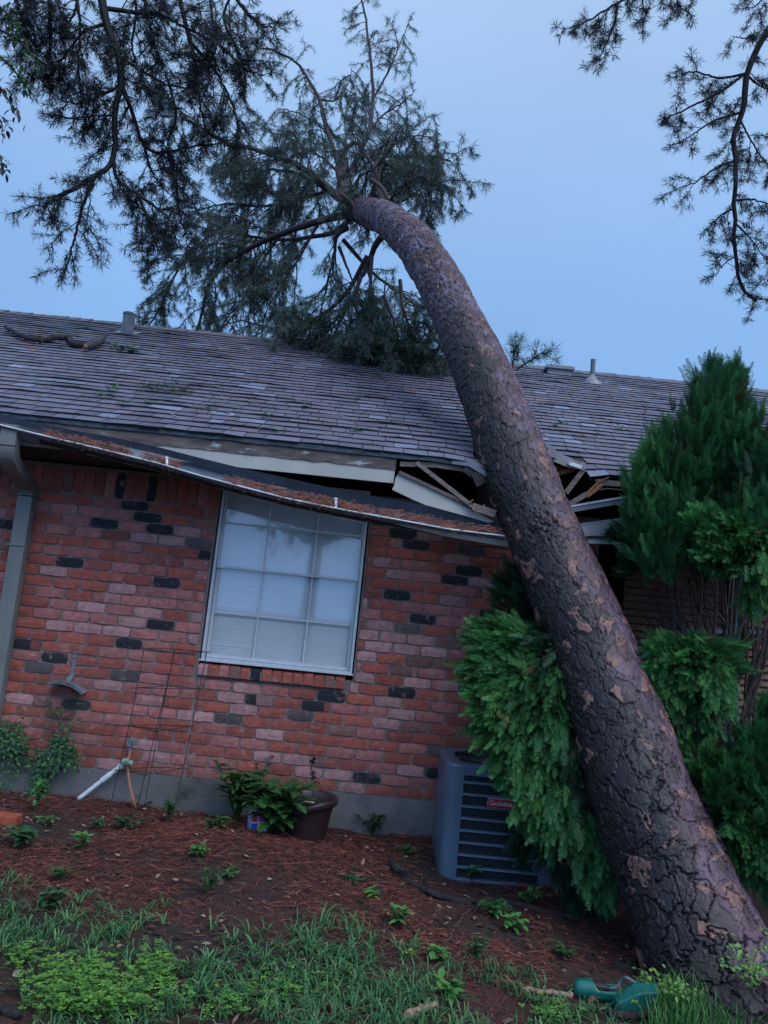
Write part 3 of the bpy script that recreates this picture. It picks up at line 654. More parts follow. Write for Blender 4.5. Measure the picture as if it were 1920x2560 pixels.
def bay():
    # slatted brown panels right of the brick, with a grey post between
    x0 = at(1563, 1440, .0)[0]; xp = at(1832, 1500, 0)[0]
    for a, b in ((x0, xp - .055), (xp + .055, xp + 1.5)):
        m = MB(); z = .25
        while z < 2.22:
            m.add([(a, .0, z), (b, .0, z), (b, .028, z + .052), (a, .028, z + .052), (a, .03, z), (b, .03, z)], [(0, 1, 2, 3), (0, 4, 5, 1)]); z += .052
        m.build('slatted_panel', M['siding'], house)
    m = MB(); m.box((xp - .055, -.03, -.3), (xp + .055, .06, 2.29)); m.build('post', M['post'], house)
    m = MB(); m.box((x0, -.01, -.4), (7.4, .06, .25)); m.build('sill_beam', M['deck'], house); m = MB(); m.box((x0, -.01, 2.22), (7.4, .06, 2.3)); m.build('header_beam', M['deck'], house)
    m = MB(); m.beam(at(1700, 1575, -.05), at(1920, 1582, -.05), .03, .03); m.build('rail', M['post'], house)
bay()
#SECTION2
# ------------------------------------------------------------------ the leaning pine
def vnoise(a, v, fa, fv, seed):
    """value noise, periodic in a (0..2pi) with fa cells around"""
    g = np.random.default_rng(seed).random((fa, 512))
    x = a / (2 * math.pi) * fa; y = v * fv; xi = np.floor(x).astype(int); yi = np.floor(y).astype(int)
    fx = x - xi; fy = y - yi; fx = fx * fx * (3 - 2 * fx); fy = fy * fy * (3 - 2 * fy)
    G = lambda i, j: g[i % fa, j % 512]
    return (G(xi, yi) * (1 - fx) + G(xi + 1, yi) * fx) * (1 - fy) + (G(xi, yi + 1) * (1 - fx) + G(xi + 1, yi + 1) * fx) * fy
def voro(a, v, na, asp, seed, jit=.85):
    """cells on a cylinder: returns F1, F2 (in cell units) and a random id per cell"""
    r = np.random.default_rng(seed); J = r.random((na, 2048, 2)); ID = r.random((na, 2048))
    x = a / (2 * math.pi) * na; y = v / (2 * math.pi) * na / asp
    xi = np.floor(x).astype(int); yi = np.floor(y).astype(int)
    f1 = np.full(a.shape, 9.); f2 = np.full(a.shape, 9.); idd = np.zeros(a.shape)
    for i in (-1, 0, 1):
        for j in (-1, 0, 1):
            cx, cy = xi + i, yi + j; q = J[cx % na, cy % 2048]
            dx = cx + .5 + (q[..., 0] - .5) * jit - x + (cy % 2) * .0; dy = cy + .5 + (q[..., 1] - .5) * jit - y
            d = np.sqrt(dx * dx + dy * dy); nw = d < f1
            f2 = np.where(nw, f1, np.minimum(f2, d)); idd = np.where(nw, ID[cx % na, cy % 2048], idd); f1 = np.where(nw, d, f1)
    return f1, f2, idd
def bark_mat():
    m = bpy.data.materials.new('pine bark'); m.use_nodes = True; t = m.node_tree; n = t.nodes; l = t.links
    p = n['Principled BSDF']; p.inputs['Specular IOR Level'].default_value = .55
    a = n.new('ShaderNodeAttribute'); a.attribute_name = 'bark'
    tcn = n.new('ShaderNodeTexCoord'); ns = n.new('ShaderNodeTexNoise'); ns.inputs['Scale'].default_value = 45; ns.inputs['Detail'].default_value = 8; ns.inputs['Roughness'].default_value = .7
    l.new(tcn.outputs['Object'], ns.inputs[0])
    mr = n.new('ShaderNodeMapRange'); mr.inputs[1].default_value = .3; mr.inputs[2].default_value = .7; mr.inputs[3].default_value = .6; mr.inputs[4].default_value = 1.4; l.new(ns.outputs[0], mr.inputs[0])
    vm = n.new('ShaderNodeVectorMath'); vm.operation = 'SCALE'; l.new(a.outputs['Color'], vm.inputs[0]); l.new(mr.outputs[0], vm.inputs[3]); l.new(vm.outputs[0], p.inputs['Base Color'])
    r = n.new('ShaderNodeMapRange'); r.inputs[1].default_value = .3; r.inputs[2].default_value = .7; r.inputs[3].default_value = .40; r.inputs[4].default_value = .72; l.new(ns.outputs[0], r.inputs[0]); l.new(r.outputs[0], p.inputs['Roughness'])
    b = n.new('ShaderNodeBump'); b.inputs['Strength'].default_value = .5; b.inputs['Distance'].default_value = .006; l.new(ns.outputs[0], b.inputs['Height']); l.new(b.outputs[0], p.inputs['Normal'])
    return m
M['bark'] = bark_mat()
pine = tag(empty('leaning_pine_tree', tuple(gp(1795, 2475))), 'huge pine with scaly reddish bark, toppled against the crushed eave, crown over the ridge', 'tree')
def trunk():
    nl, na = 1700, 400
    P0 = np.c_[TP, TRr]
    base = TP[0] - nv(TP[1] - TP[0]) * .5
    P0 = np.concatenate([[np.r_[base, .40]], P0]); S = spline(P0, nl); P = S[:, :3]; R_ = S[:, 3]
    T = np.gradient(P, axis=0); ds = np.linalg.norm(T, axis=1); T /= ds[:, None]
    vv = np.concatenate([[0], np.cumsum(ds[1:] / R_[1:])])
    A = np.zeros_like(P); x = nv(np.cross(T[0], (1, 0, 0)))
    for i in range(nl): x = nv(x - T[i] * (x @ T[i])); A[i] = x
    B = np.cross(T, A); th = np.arange(na) * 2 * math.pi / na
    Aa, Vv = np.meshgrid(th, vv)
    # ragged domain warp so plates are not round
    w1 = vnoise(Aa, Vv, 30, 4.5, 1) - .5; w2 = vnoise(Aa, Vv, 30, 4.5, 2) - .5; w3 = vnoise(Aa, Vv, 84, 13, 3) - .5; w4 = vnoise(Aa, Vv, 84, 13, 4) - .5; w5 = vnoise(Aa, Vv, 200, 30, 13) - .5; w6 = vnoise(Aa, Vv, 200, 30, 14) - .5
    a_ = (Aa + .24 * w1 + .11 * w3 + .04 * w5) % (2 * math.pi); v_ = Vv + .26 * w2 + .13 * w4 + .05 * w6
    na1 = 19; f1, f2, id1 = voro(a_, v_, na1, 1.75, 5, 1.0)
    g1, g2, id2 = voro((a_ + .04) % (2 * math.pi), v_, 38, 1.5, 6, 1.0)
    h1, h2, id3 = voro(a_, v_ * 1.02, 90, 1.3, 8, 1.0)
    hi = np.clip((Vv - 14) / 14, 0, 1)      # towards the top the plates thin out into flat scales
    lo = np.clip(1 - Vv / 7, 0, 1)
    ew = .065 + .045 * lo + .07 * hi + .10 * np.clip(vnoise(Aa, Vv, 12, 2, 33) - .55, 0, 1)
    edge = np.clip((f2 - f1) / ew, 0, 1); edge = edge * edge * (3 - 2 * edge)
    e2 = np.clip((g2 - g1) / (.07 + .07 * hi), 0, 1); e3 = np.clip((h2 - h1) / .08, 0, 1)
    lumps = vnoise(Aa, Vv, 7, 1.1, 9) - .5; fib = vnoise(Aa, Vv, 170, 5, 51) - .5
    disp = edge * (.011 + .008 * lo) * (1 + .5 * hi) + (id1 - .5) * .006 * (1 + hi) + (id2 - .5) * .009 * (1 + .8 * hi) + e2 * .003 * (1 + hi) + (id3 - .5) * .0022 + lumps * .016 + fib * .0022 - .008
    # buttress flare and furrows at the foot
    foot = np.clip(1 - Vv / 2.2, 0, 1)
    disp = disp + foot ** 1.3 * .085 * (np.abs(np.sin(Aa * 3.5 + .6 * w1)) - .5) + foot * .03 * (vnoise(Aa, Vv * .3, 14, 2, 12) - .5)
    # an old branch scar about eave height
    sc = atd(1370, 1325, 4.85); Pp = P[:, None] + R_[:, None, None] * (A[:, None] * np.cos(Aa)[..., None] + B[:, None] * np.sin(Aa)[..., None])
    ds_ = np.linalg.norm(Pp - sc, axis=2); sg_ = np.exp(-(ds_ / .12) ** 2); disp = disp + sg_ * (.014 + .035 * (vnoise(Aa, Vv, 60, 22, 71) - .4) + .02 * (vnoise(Aa, Vv, 130, 40, 72) - .5))
    V = P[:, None] + (R_ + 0)[:, None, None] * (A[:, None] * np.cos(th)[None, :, None] + B[:, None] * np.sin(th)[None, :, None])
    nrm = (V - P[:, None]) / R_[:, None, None]; V = V + nrm * (disp * np.clip(R_ / .24, .5, 1.3)[:, None])[..., None]
    # bark colours, with lit-plate and shade tones painted in
    c0 = np.array((.058, .033, .053)); c1 = np.array((.110, .050, .062)); c2 = np.array((.15, .125, .195)); org = np.array((.215, .10, .075)); crk = np.array((.008, .006, .009)); wet = np.array((.011, .006, .007))  # bluish tone for strongly lit plates; wet tone also holds painted underside shade
    t = (id1 * 7.3) % 1; t = t * .6 + .4 * ((id2 * 5.1) % 1); cc = c0 + (c1 - c0) * t[..., None]
    q = np.clip((vnoise(Aa, Vv, 16, 3, 21) - .45) * 3, 0, 1) * (.25 + .6 * hi) * (id2 > .3); cc = cc * (1 - q[..., None]) + c2 * q[..., None]
    cc = cc * (.62 + .76 * id2)[..., None] * (.85 + .3 * id3)[..., None]
    # shade of the leaning underside painted into damp, fibrous bark
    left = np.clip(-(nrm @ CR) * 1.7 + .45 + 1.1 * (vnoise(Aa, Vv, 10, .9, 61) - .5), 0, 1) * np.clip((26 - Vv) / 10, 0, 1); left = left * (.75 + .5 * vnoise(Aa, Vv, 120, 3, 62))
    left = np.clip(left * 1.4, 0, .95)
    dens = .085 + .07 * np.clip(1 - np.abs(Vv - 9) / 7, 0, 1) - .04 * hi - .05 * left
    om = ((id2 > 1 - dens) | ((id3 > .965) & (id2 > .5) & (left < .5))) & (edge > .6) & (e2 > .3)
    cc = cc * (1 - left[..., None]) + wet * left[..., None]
    cc = np.where(om[..., None], org * (.6 + .6 * id3)[..., None], cc)
    k = np.clip(edge, 0, 1) * (.60 + .40 * e2) * (.88 + .12 * e3); cc = crk + (cc - crk) * k[..., None]
    me = bpy.data.meshes.new('trunk'); me.vertices.add(nl * na); me.vertices.foreach_set('co', V.ravel())
    i = np.arange(nl - 1)[:, None] * na; j = np.arange(na)[None]; kk = (j + 1) % na
    F = np.stack([i + j, i + kk, i + na + kk, i + na + j], -1).reshape(-1, 4)
    me.loops.add(F.size); me.loops.foreach_set('vertex_index', F.ravel()); me.polygons.add(len(F)); me.polygons.foreach_set('loop_start', np.arange(len(F)) * 4); me.polygons.foreach_set('loop_total', np.full(len(F), 4))
    me.polygons.foreach_set('use_smooth', np.ones(len(F), bool)); me.update(calc_edges=True)
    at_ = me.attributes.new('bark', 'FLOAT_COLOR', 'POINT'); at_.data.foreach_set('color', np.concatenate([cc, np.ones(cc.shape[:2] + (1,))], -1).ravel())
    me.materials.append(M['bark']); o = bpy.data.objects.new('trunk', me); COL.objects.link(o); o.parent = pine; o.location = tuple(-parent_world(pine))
trunk()

# ------------------------------------------------------------------ pine boughs
BC = [(.045, .030, .034), (.055, .036, .038), (.035, .027, .032)]
BCD = [(.008, .007, .009), (.010, .008, .010)]
class Bough:
    def __init__(s, needle=.10, dark=False, nn=22, droop=.35, wn=.0045, cols=None, tuftgap=.07):
        s.wood = MB(); s.T = []; s.bc = BCD if dark else BC; s.needle = needle; s.nn = nn; s.droop = droop; s.wn = wn; s.gap = tuftgap
        s.cols = cols or [(.030, .052, .040), (.038, .062, .046), (.025, .042, .036)]
    def main(s, P, r, n=26, col=None):
        P = spline(P, n); P = P + RG.normal(0, .008, P.shape) * np.linspace(0, 1, n)[:, None]
        s.wood.tube(P, r, 8, col if col is not None else random.choice(BC)); return P
    def shoots(s, P, n, L0, L1, lvl=2, t0=.15, flat=None, r=.009, spread=1.0, away=None):
        P = np.asarray(P)
        m = len(P)
        for i in range(n):
            t = t0 + (1 - t0) * (i + random.random()) / n
            k = t * (m - 1.001); j = int(k); p = P[j] + (P[j + 1] - P[j]) * (k - j); d = nv(P[j + 1] - P[j])
            q = nv(RG.normal(0, 1, 3)); q = nv(q - d * (q @ d)); q[2] -= s.droop * .6
            dr = nv(d * random.uniform(.35, .9) + q * spread)
            Ls = (L0 + (L1 - L0) * t) * random.uniform(.6, 1.25)
            K = 5; pts = [p]
            for a in range(K):
                dr = nv(dr + RG.normal(0, .16, 3) + np.array([0, 0, -s.droop * .28])); pts.append(pts[-1] + dr * Ls / K)
            pts = np.array(pts)
            s.wood.tube(pts, [r * (.5 + Ls), .003], 4 if lvl > 1 else 3, random.choice(s.bc), cap=False)
            if lvl > 1: s.shoots(pts, max(2, int(Ls / .11)), Ls * .5, Ls * .28, lvl - 1, .2, r=r * .6, spread=spread)
            s.tufts(pts, .35 if lvl > 1 else .2)
    def tufts(s, pts, t0):
        m = len(pts); Ls = np.linalg.norm(np.diff(pts, axis=0), axis=1).sum(); n = max(1, int(Ls * (1 - t0) / s.gap))
        for i in range(n + 1):
            t = t0 + (1 - t0) * i / n; k = t * (m - 1.001); j = int(k); s.T.append(np.r_[pts[j] + (pts[j + 1] - pts[j]) * (k - j), nv(pts[j + 1] - pts[j]), 1.25 if i == n else .8])
    def leaves(s, name, parent, keep=1.0, label=None):
        T = np.array(s.T)
        if keep < 1: T = T[RG.random(len(T)) < keep]
        n = s.nn; k = len(T); D = np.repeat(T[:, 3:6], n, 0); Pn = np.repeat(T[:, :3], n, 0); sc = np.repeat(T[:, 6], n)
        q = RG.normal(0, 1, (k * n, 3)); q /= np.linalg.norm(q, axis=1)[:, None]
        d = D * RG.uniform(.2, 1.0, (k * n, 1)) + q * .85; d[:, 2] -= s.droop * .45; d /= np.linalg.norm(d, axis=1)[:, None]
        Ln = s.needle * sc * RG.uniform(.7, 1.15, k * n)
        sd = np.cross(d, RG.normal(0, 1, (k * n, 3))); sd /= np.linalg.norm(sd, axis=1)[:, None]
        b = Pn + D * RG.uniform(-.03, .01, (k * n, 1)); tip = b + d * Ln[:, None]; tip[:, 2] -= s.droop * .12 * Ln
        mid = (b + tip) / 2 + np.array([0, 0, .05]) * Ln[:, None] * s.droop
        V = np.stack([b, mid + sd * s.wn / 2, tip, mid - sd * s.wn / 2], 1).reshape(-1, 3)
        F = np.arange(k * n * 4).reshape(-1, 4)
        cs = np.array(s.cols)[RG.integers(0, len(s.cols), k)] * RG.uniform(.75, 1.3, (k, 1)); 
        m = MB(); m.add(V, F, np.repeat(cs, n, 0)); return m.build(name, M['needle'], parent)
def dpath(pts): return np.array([atd(*p) for p in pts])
LB = [  # photo x, y, distance; the limbs of the fallen pine
    ([(905, 530, 9.8), (840, 490, 10.6), (800, 450, 11), (720, 400, 11.4), (640, 375, 11.8), (560, 355, 12.2), (470, 300, 12.6), (400, 290, 13)], .085, 1),
    ([(890, 532, 10), (800, 552, 10.2), (700, 585, 10.4), (620, 622, 10.6), (560, 662, 10.8), (520, 722, 11), (500, 800, 11), (492, 845, 11.1)], .075, 1),
    ([(862, 480, 11), (845, 430, 11.5), (842, 400, 11.8), (810, 300, 12.2), (799, 249, 12.5), (770, 197, 12.8), (741, 156, 13), (683, 127, 13.2), (637, 116, 13.4)], .07, 1),
    ([(862, 470, 11.4), (890, 400, 11.8), (920, 335, 12.2), (932, 249, 12.6), (926, 145, 13), (914, 46, 13.4), (900, -30, 13.6)], .07, 1),
    ([(957, 505, 9.2), (937, 424, 9.6), (952, 403, 9.8), (977, 413, 10), (1015, 393, 10.1), (1071, 396, 10.2), (1130, 402, 10.2)], .06, 1),
    ([(978, 572, 8.4), (942, 608, 8.6), (917, 669, 8.8), (891, 730, 8.7), (922, 796, 8.6), (919, 850, 8.6)], .062, 1),
    ([(868, 570, 9.8), (842, 590, 10), (835, 640, 10), (818, 707, 10), (800, 790, 10)], .05, 1),
    ([(848, 618, 9.9), (891, 730, 9.6)], .035, 0),
    ([(858, 600, 10.2), (930, 680, 10), (1000, 735, 9.7), (1040, 765, 9.5)], .04, 1),
    ([(880, 545, 10), (835, 580, 10.1), (780, 592, 10.4), (700, 600, 10.8), (620, 590, 11.3), (540, 580, 11.8), (470, 640, 12), (428, 706, 12.1), (400, 770, 12.1), (370, 820, 12.1)], .05, 1),
    ([(860, 505, 10.8), (780, 450, 11.2), (717, 428, 11.6), (640, 425, 12), (560, 430, 12.4)], .05, 1),
    ([(866, 500, 10.6), (830, 480, 11), (740, 500, 11.4), (660, 515, 11.8), (560, 510, 12.2), (480, 530, 12.6)], .05, 1),
    ([(932, 249, 12.6), (970, 180, 12.8), (1000, 110, 13), (1020, 60, 13)], .03, 1),
    ([(920, 335, 12.2), (955, 290, 12.4), (1000, 260, 12.5), (1040, 225, 12.6)], .03, 1),
    ([(842, 400, 11.8), (815, 330, 12.4), (760, 290, 12.8), (700, 270, 13)], .035, 1),
    ([(945, 520, 9.4), (1010, 500, 9.6), (1060, 470, 9.8), (1100, 465, 9.9)], .035, 1),
    ([(919, 640, 9.0), (860, 740, 9.2), (780, 800, 9.4), (690, 820, 9.6), (600, 800, 10)], .045, 1),
    ([(925, 800, 8.7), (970, 850, 8.7), (1040, 880, 8.8), (1110, 890, 8.8)], .04, 1),
    ([(800, 551, 10.2), (750, 640, 10.3), (700, 720, 10.5), (660, 790, 10.6)], .03, 1),
    ([(700, 585, 10.4), (640, 680, 10.6), (600, 760, 10.8), (560, 820, 10.9)], .03, 1),
    ([(957, 492, 9.3), (937, 424, 9.5), (900, 360, 10), (870, 320, 10.4)], .03, 1),
    ([(891, 730, 8.7), (850, 800, 9), (830, 850, 9)], .04, 1),
    ([(840, 850, 8.3), (900, 845, 8.2), (980, 850, 8.2), (1060, 860, 8.2)], .03, 1), ([(830, 820, 8.8), (780, 850, 8.9), (720, 845, 9), (690, 850, 9)], .03, 1),
    ([(957, 492, 9.3), (1000, 470, 9.5), (1040, 430, 9.7), (1070, 380, 9.9)], .03, 1), ([(945, 450, 9.6), (960, 380, 9.9), (985, 340, 10.1)], .03, 1),
    ([(952, 403, 9.8), (985, 360, 10.2), (1030, 340, 10.4), (1090, 345, 10.5)], .03, 1), ([(1015, 393, 10.1), (1040, 440, 10.2), (1080, 470, 10.2)], .025, 1), ([(937, 424, 9.6), (900, 440, 9.8), (880, 470, 9.9)], .02, 1),
    ([(799, 249, 12.5), (840, 250, 12.6), (870, 210, 12.8), (880, 170, 13)], .025, 1), ([(845, 430, 11.5), (800, 390, 11.8), (760, 370, 12), (730, 330, 12.2)], .03, 1),
    ([(560, 355, 12.2), (600, 400, 12.2), (590, 450, 12.3)], .025, 1), ([(700, 585, 10.4), (650, 570, 10.7), (600, 540, 11), (540, 540, 11.3)], .03, 1), ([(620, 622, 10.6), (560, 610, 10.8), (500, 620, 11)], .025, 1),
]
def clear_roof(P, up=.05):
    P = np.array(P); on = (P[:, 1] > EY) & (P[:, 1] < RY + .3)
    zr = EZ + (P[:, 1] - EY) * SLP + up; P[:, 2] = np.where(on, np.maximum(P[:, 2], zr), P[:, 2]); return P
allT = []
crown = Bough(needle=.085, nn=16, droop=.75, wn=.0056, tuftgap=.075, cols=[(.060, .10, .085), (.075, .125, .095), (.05, .085, .075), (.04, .075, .06)])
for k, (pts, r, lv) in enumerate(LB):
    b = Bough(needle=.115, droop=.55, tuftgap=.052)
    P = b.main(clear_roof(dpath(pts), .1), [r * .74, r * .5, r * .34, r * .2], 30)
    if lv:
        Ls = np.linalg.norm(np.diff(P, axis=0), axis=1).sum()
        top = k in (2, 3, 12, 13, 14); b.shoots(P, int(Ls / (.19 if top else .125)) + 2, .62 if top else .85, .38 if top else .5, 3 if (Ls > 2.6 or k in (4, 15, 20)) and not top else 2, .22 if k not in (5, 6, 16, 17, 21) else .35)
    crown.T += b.T
    b.wood.build('branch', M['limb'], pine)
b = MB()     # broken snags
for pts, r in (([(855, 430, 12), (853, 400, 12.1), (852, 378, 12.1)], .075), ([(853, 382, 12), (880, 360, 12), (898, 362, 12), (905, 395, 11.9)], .035), ([(888, 520, 9.6), (872, 500, 9.6), (850, 484, 9.6)], .03), ([(946, 556, 9), (920, 550, 9), (900, 540, 9)], .035), ([(970, 500, 9.1), (955, 470, 9.1), (925, 447, 9.1)], .03)):
    o = MB(); o.tube(spline(dpath(pts), 10), [r, r * .7], 8, (.09, .06, .06)); o.build('snag', M['limb'], pine)
crown.T = [t for t in crown.T if not (EY < t[1] < RY and t[2] < EZ + (t[1] - EY) * SLP + .02)]
crown.leaves('crown', pine, .86)
# the greener boughs that rest on the ridge beside the trunk
low = Bough(needle=.10, nn=22, droop=.3, wn=.006, cols=[(.028, .065, .042), (.038, .085, .05), (.02, .05, .036)])
for pts in ([(930, 640, 8.7), (925, 720, 8.5), (920, 800, 8.4), (930, 870, 8.4)], [(1000, 700, 8.2), (1010, 780, 8.1), (1040, 850, 8.1), (1085, 885, 8.1)], [(891, 730, 8.7), (840, 800, 8.8), (790, 850, 8.9)], [(880, 740, 8.6), (900, 820, 8.5), (870, 880, 8.4)], [(960, 740, 8.4), (990, 820, 8.3), (1000, 880, 8.2)], [(840, 760, 9), (790, 800, 9.1), (740, 850, 9.1)], [(1060, 800, 8.2), (1090, 850, 8.2), (1120, 890, 8.2)], [(800, 850, 8.7), (870, 870, 8.6), (950, 885, 8.5)]):
    b = Bough(droop=.3, tuftgap=.055); P = b.main(clear_roof(dpath(pts), .14), [.022, .008], 20); Ls = np.linalg.norm(np.diff(P, axis=0), axis=1).sum(); b.shoots(P, int(Ls / .07) + 2, .5, .35, 2, .2)
    low.T += [t for t in b.T if not (EY < t[1] < RY and t[2] < EZ + (t[1] - EY) * SLP + .02)]; b.wood.build('branch', M['limb'], pine)
low.leaves('lower_crown', pine)

# boughs on the roof and behind the ridge
def bough_thing(name, label, paths, **kw):
    root = tag(empty(name, tuple(atd(*paths[0][0][0]))), label, kw.pop('cat', 'branch'), kw.pop('group', None))
    sh = kw.pop('sh', (.4, .3, 2)); dens = kw.pop('dens', .12); t0 = kw.pop('t0', .15); keep = kw.pop('keep', 1.)
    b = Bough(**kw)
    for pts, r in paths:
        P = b.main(dpath(pts), [r, r * .3], 30)
        Ls = np.linalg.norm(np.diff(P, axis=0), axis=1).sum(); b.shoots(P, int(Ls / dens) + 2, sh[0], sh[1], sh[2], t0)
    b.wood.build('branch', M['limb'], root); b.leaves('needles', root, keep); return root
bough_thing('pine_sprig', 'upright green pine sprig poking over the ridge beside the box vent', [([(1290, 925, 8.6), (1320, 905, 8.6), (1350, 885, 8.6), (1370, 878, 8.6)], .012), ([(1280, 925, 8.6), (1285, 890, 8.6), (1290, 862, 8.6)], .01)], needle=.10, nn=26, droop=.0, sh=(.16, .12, 1), dens=.05, wn=.005, cols=[(.045, .09, .055)])
# near pine, standing left of the house: dark boughs hanging into the top left
DK = [(.013, .020, .022), (.017, .026, .026), (.010, .015, .018)]
sp = tag(empty('standing_pine_tree', (-6.2, 2.5, -.2)), 'dark standing pine whose boughs hang into the upper left of the sky', 'tree')
tb = MB(); tpt = spline([(-6.2, 2.5, -.5), (-6.1, 2.5, 4), (-5.9, 2.6, 9), (-5.6, 2.8, 14)], 30); tb.tube(tpt, [.26, .10], 14, (.06, .045, .045)); tb.build('trunk', M['limb'], sp)
cr2 = Bough(needle=.078, nn=18, droop=.35, wn=.0056, cols=DK, tuftgap=.055)
LD0 = [([(330, -60, 8.2), (340, 30, 8.2), (330, 110, 8.2), (350, 190, 8.2)], .02), ([(520, -60, 8.4), (530, 40, 8.4), (540, 110, 8.4), (520, 170, 8.4)], .02), ([(90, -60, 8), (60, 40, 8), (90, 130, 8), (80, 200, 8)], .02), ([(180, -60, 8), (200, 60, 8), (195, 160, 8), (210, 240, 8)], .02), ([(420, 200, 8.2), (440, 290, 8.2), (420, 360, 8.2), (450, 430, 8.2)], .016), ([(600, -60, 8.5), (560, 40, 8.5), (590, 120, 8.5), (610, 190, 8.5)], .018)]
LD = [([(235, -330, 8.2), (249, -60, 8), (266, 58, 8), (295, 139, 8), (301, 214, 8), (286, 289, 8), (283, 399, 8), (231, 445, 7.9), (150, 490, 7.9), (105, 520, 7.9)], .05),
      ([(283, 399, 8), (295, 450, 8), (350, 490, 8), (420, 545, 8.1), (440, 600, 8.1)], .022),
      ([(235, 445, 7.9), (212, 500, 7.9), (195, 560, 7.9), (180, 620, 7.9), (160, 690, 7.9)], .022),
      ([(258, 20, 8), (330, 30, 8.1), (405, 40, 8.2), (475, 75, 8.3), (560, 120, 8.4)], .026),
      ([(124, -60, 8), (124, 12, 8), (124, 116, 8), (110, 200, 8)], .028),
      ([(440, -40, 8.3), (475, 104, 8.3), (492, 174, 8.3), (500, 260, 8.3), (520, 330, 8.3)], .026),
      ([(305, 214, 8), (330, 280, 8.1), (359, 359, 8.2), (405, 382, 8.3), (492, 365, 8.4), (556, 359, 8.5)], .024),
      ([(295, 139, 8), (360, 180, 8.1), (430, 215, 8.2), (500, 220, 8.3)], .018),
      ([(20, -60, 7.8), (50, 30, 7.8), (70, 100, 7.8)], .03), ([(560, -60, 8.5), (600, 10, 8.5), (650, 60, 8.5), (690, 70, 8.5)], .024),
      ([(301, 214, 8), (250, 240, 8), (200, 260, 8), (150, 250, 8)], .016), ([(266, 58, 8), (210, 80, 8), (170, 130, 8), (130, 190, 8)], .018),
      ([(286, 289, 8), (230, 290, 8), (190, 300, 8)], .012), ([(350, 490, 8), (370, 560, 8), (400, 640, 8)], .016), ([(420, 380, 8.3), (440, 460, 8.3), (450, 540, 8.3), (470, 600, 8.3)], .02), ([(475, 104, 8.3), (540, 180, 8.4), (580, 260, 8.5), (600, 330, 8.5)], .02),
      ([(359, 359, 8.2), (380, 430, 8.2), (420, 480, 8.3)], .016), ([(560, 120, 8.4), (610, 170, 8.5), (660, 190, 8.5)], .016), ([(350, -60, 8.2), (370, 40, 8.2), (380, 110, 8.2)], .02), ([(200, -60, 8.), (190, 20, 8.), (160, 70, 8.)], .02)]
LD = LD + LD0
for k, (pts, r) in enumerate(LD):
    b = Bough(needle=.10, droop=.3, tuftgap=.05, dark=True)
    P = b.main(dpath(pts), [r, r * .35], 30, (.008, .007, .009)); Ls = np.linalg.norm(np.diff(P, axis=0), axis=1).sum()
    if k == 0: b.wood.tube(spline([tpt[24], (tpt[24] + P[0]) / 2 + (0, 0, .3), P[0]], 12), [.09, .05], 8, (.03, .025, .028))
    b.shoots(P, int(Ls / (.085 if k not in (0, 2) else .11)) + 2, .55, .32, 2, .10 if k else .25, r=.007)
    if pts[0][1] > 0 or k == 0: pass
    cr2.T += b.T; b.wood.build('branch', M['limb'], sp)
cr2.leaves('crown', sp)
# the pine on the right
sp = tag(empty('standing_pine_tree', (9.2, 3.5, -.2)), 'dark standing pine whose sparse bough hangs down the right edge of the sky', 'tree')
tb = MB(); tpt = spline([(9.2, 3.5, -.5), (9.2, 3.5, 4), (9.1, 3.4, 9), (9.0, 3.3, 14)], 30); tb.tube(tpt, [.26, .10], 14, (.06, .045, .045)); tb.build('trunk', M['limb'], sp)
cr3 = Bough(needle=.085, nn=22, droop=.25, wn=.0060, cols=DK, tuftgap=.07)
LR = [([(2060, -60, 9.4), (1975, 20, 9.2), (1920, 75, 9), (1869, 179, 9), (1857, 278, 9), (1834, 341, 9), (1840, 405, 9), (1834, 521, 9), (1840, 637, 9), (1851, 712, 9), (1890, 752, 9)], .045),
      ([(1860, 185, 9), (1800, 195, 9), (1740, 180, 9), (1700, 185, 9)], .016), ([(1865, 182, 9), (1800, 230, 9), (1740, 260, 9), (1680, 290, 9), (1645, 310, 9)], .018),
      ([(1857, 280, 9), (1790, 300, 9), (1740, 330, 9), (1695, 360, 9)], .015), ([(1840, 400, 9), (1790, 420, 9), (1740, 455, 9), (1700, 470, 9)], .014),
      ([(1834, 521, 9), (1800, 540, 9), (1775, 580, 9)], .012), ([(1840, 640, 9), (1810, 660, 9), (1790, 690, 9)], .01), ([(1870, 190, 9), (1900, 215, 9), (1960, 240, 9)], .014),
      ([(1840, 500, 9), (1890, 500, 9), (1950, 520, 9)], .014), ([(1840, 560, 9), (1880, 600, 9), (1920, 660, 9)], .012), ([(1850, 300, 9), (1895, 380, 9), (1940, 440, 9)], .012),
      ([(1880, 90, 9), (1860, 95, 9), (1830, 90, 9)], .01), ([(1920, -20, 9), (1895, 10, 9), (1870, 25, 9)], .012)]
for k, (pts, r) in enumerate(LR):
    b = Bough(needle=.10, droop=.25, dark=True, tuftgap=.055); P = b.main(dpath(pts), [r, r * .35], 30, (.008, .007, .009)); Ls = np.linalg.norm(np.diff(P, axis=0), axis=1).sum()
    if k == 0: b.wood.tube(spline([tpt[22], (tpt[22] + P[0]) / 2 + (0, 0, .3), P[0]], 12), [.09, .045], 8, (.03, .025, .028))
    b.shoots(P, int(Ls / .17) + 2, .34, .22, 2, .1 if k else .22, r=.006); cr3.T += b.T; b.wood.build('branch', M['limb'], sp)
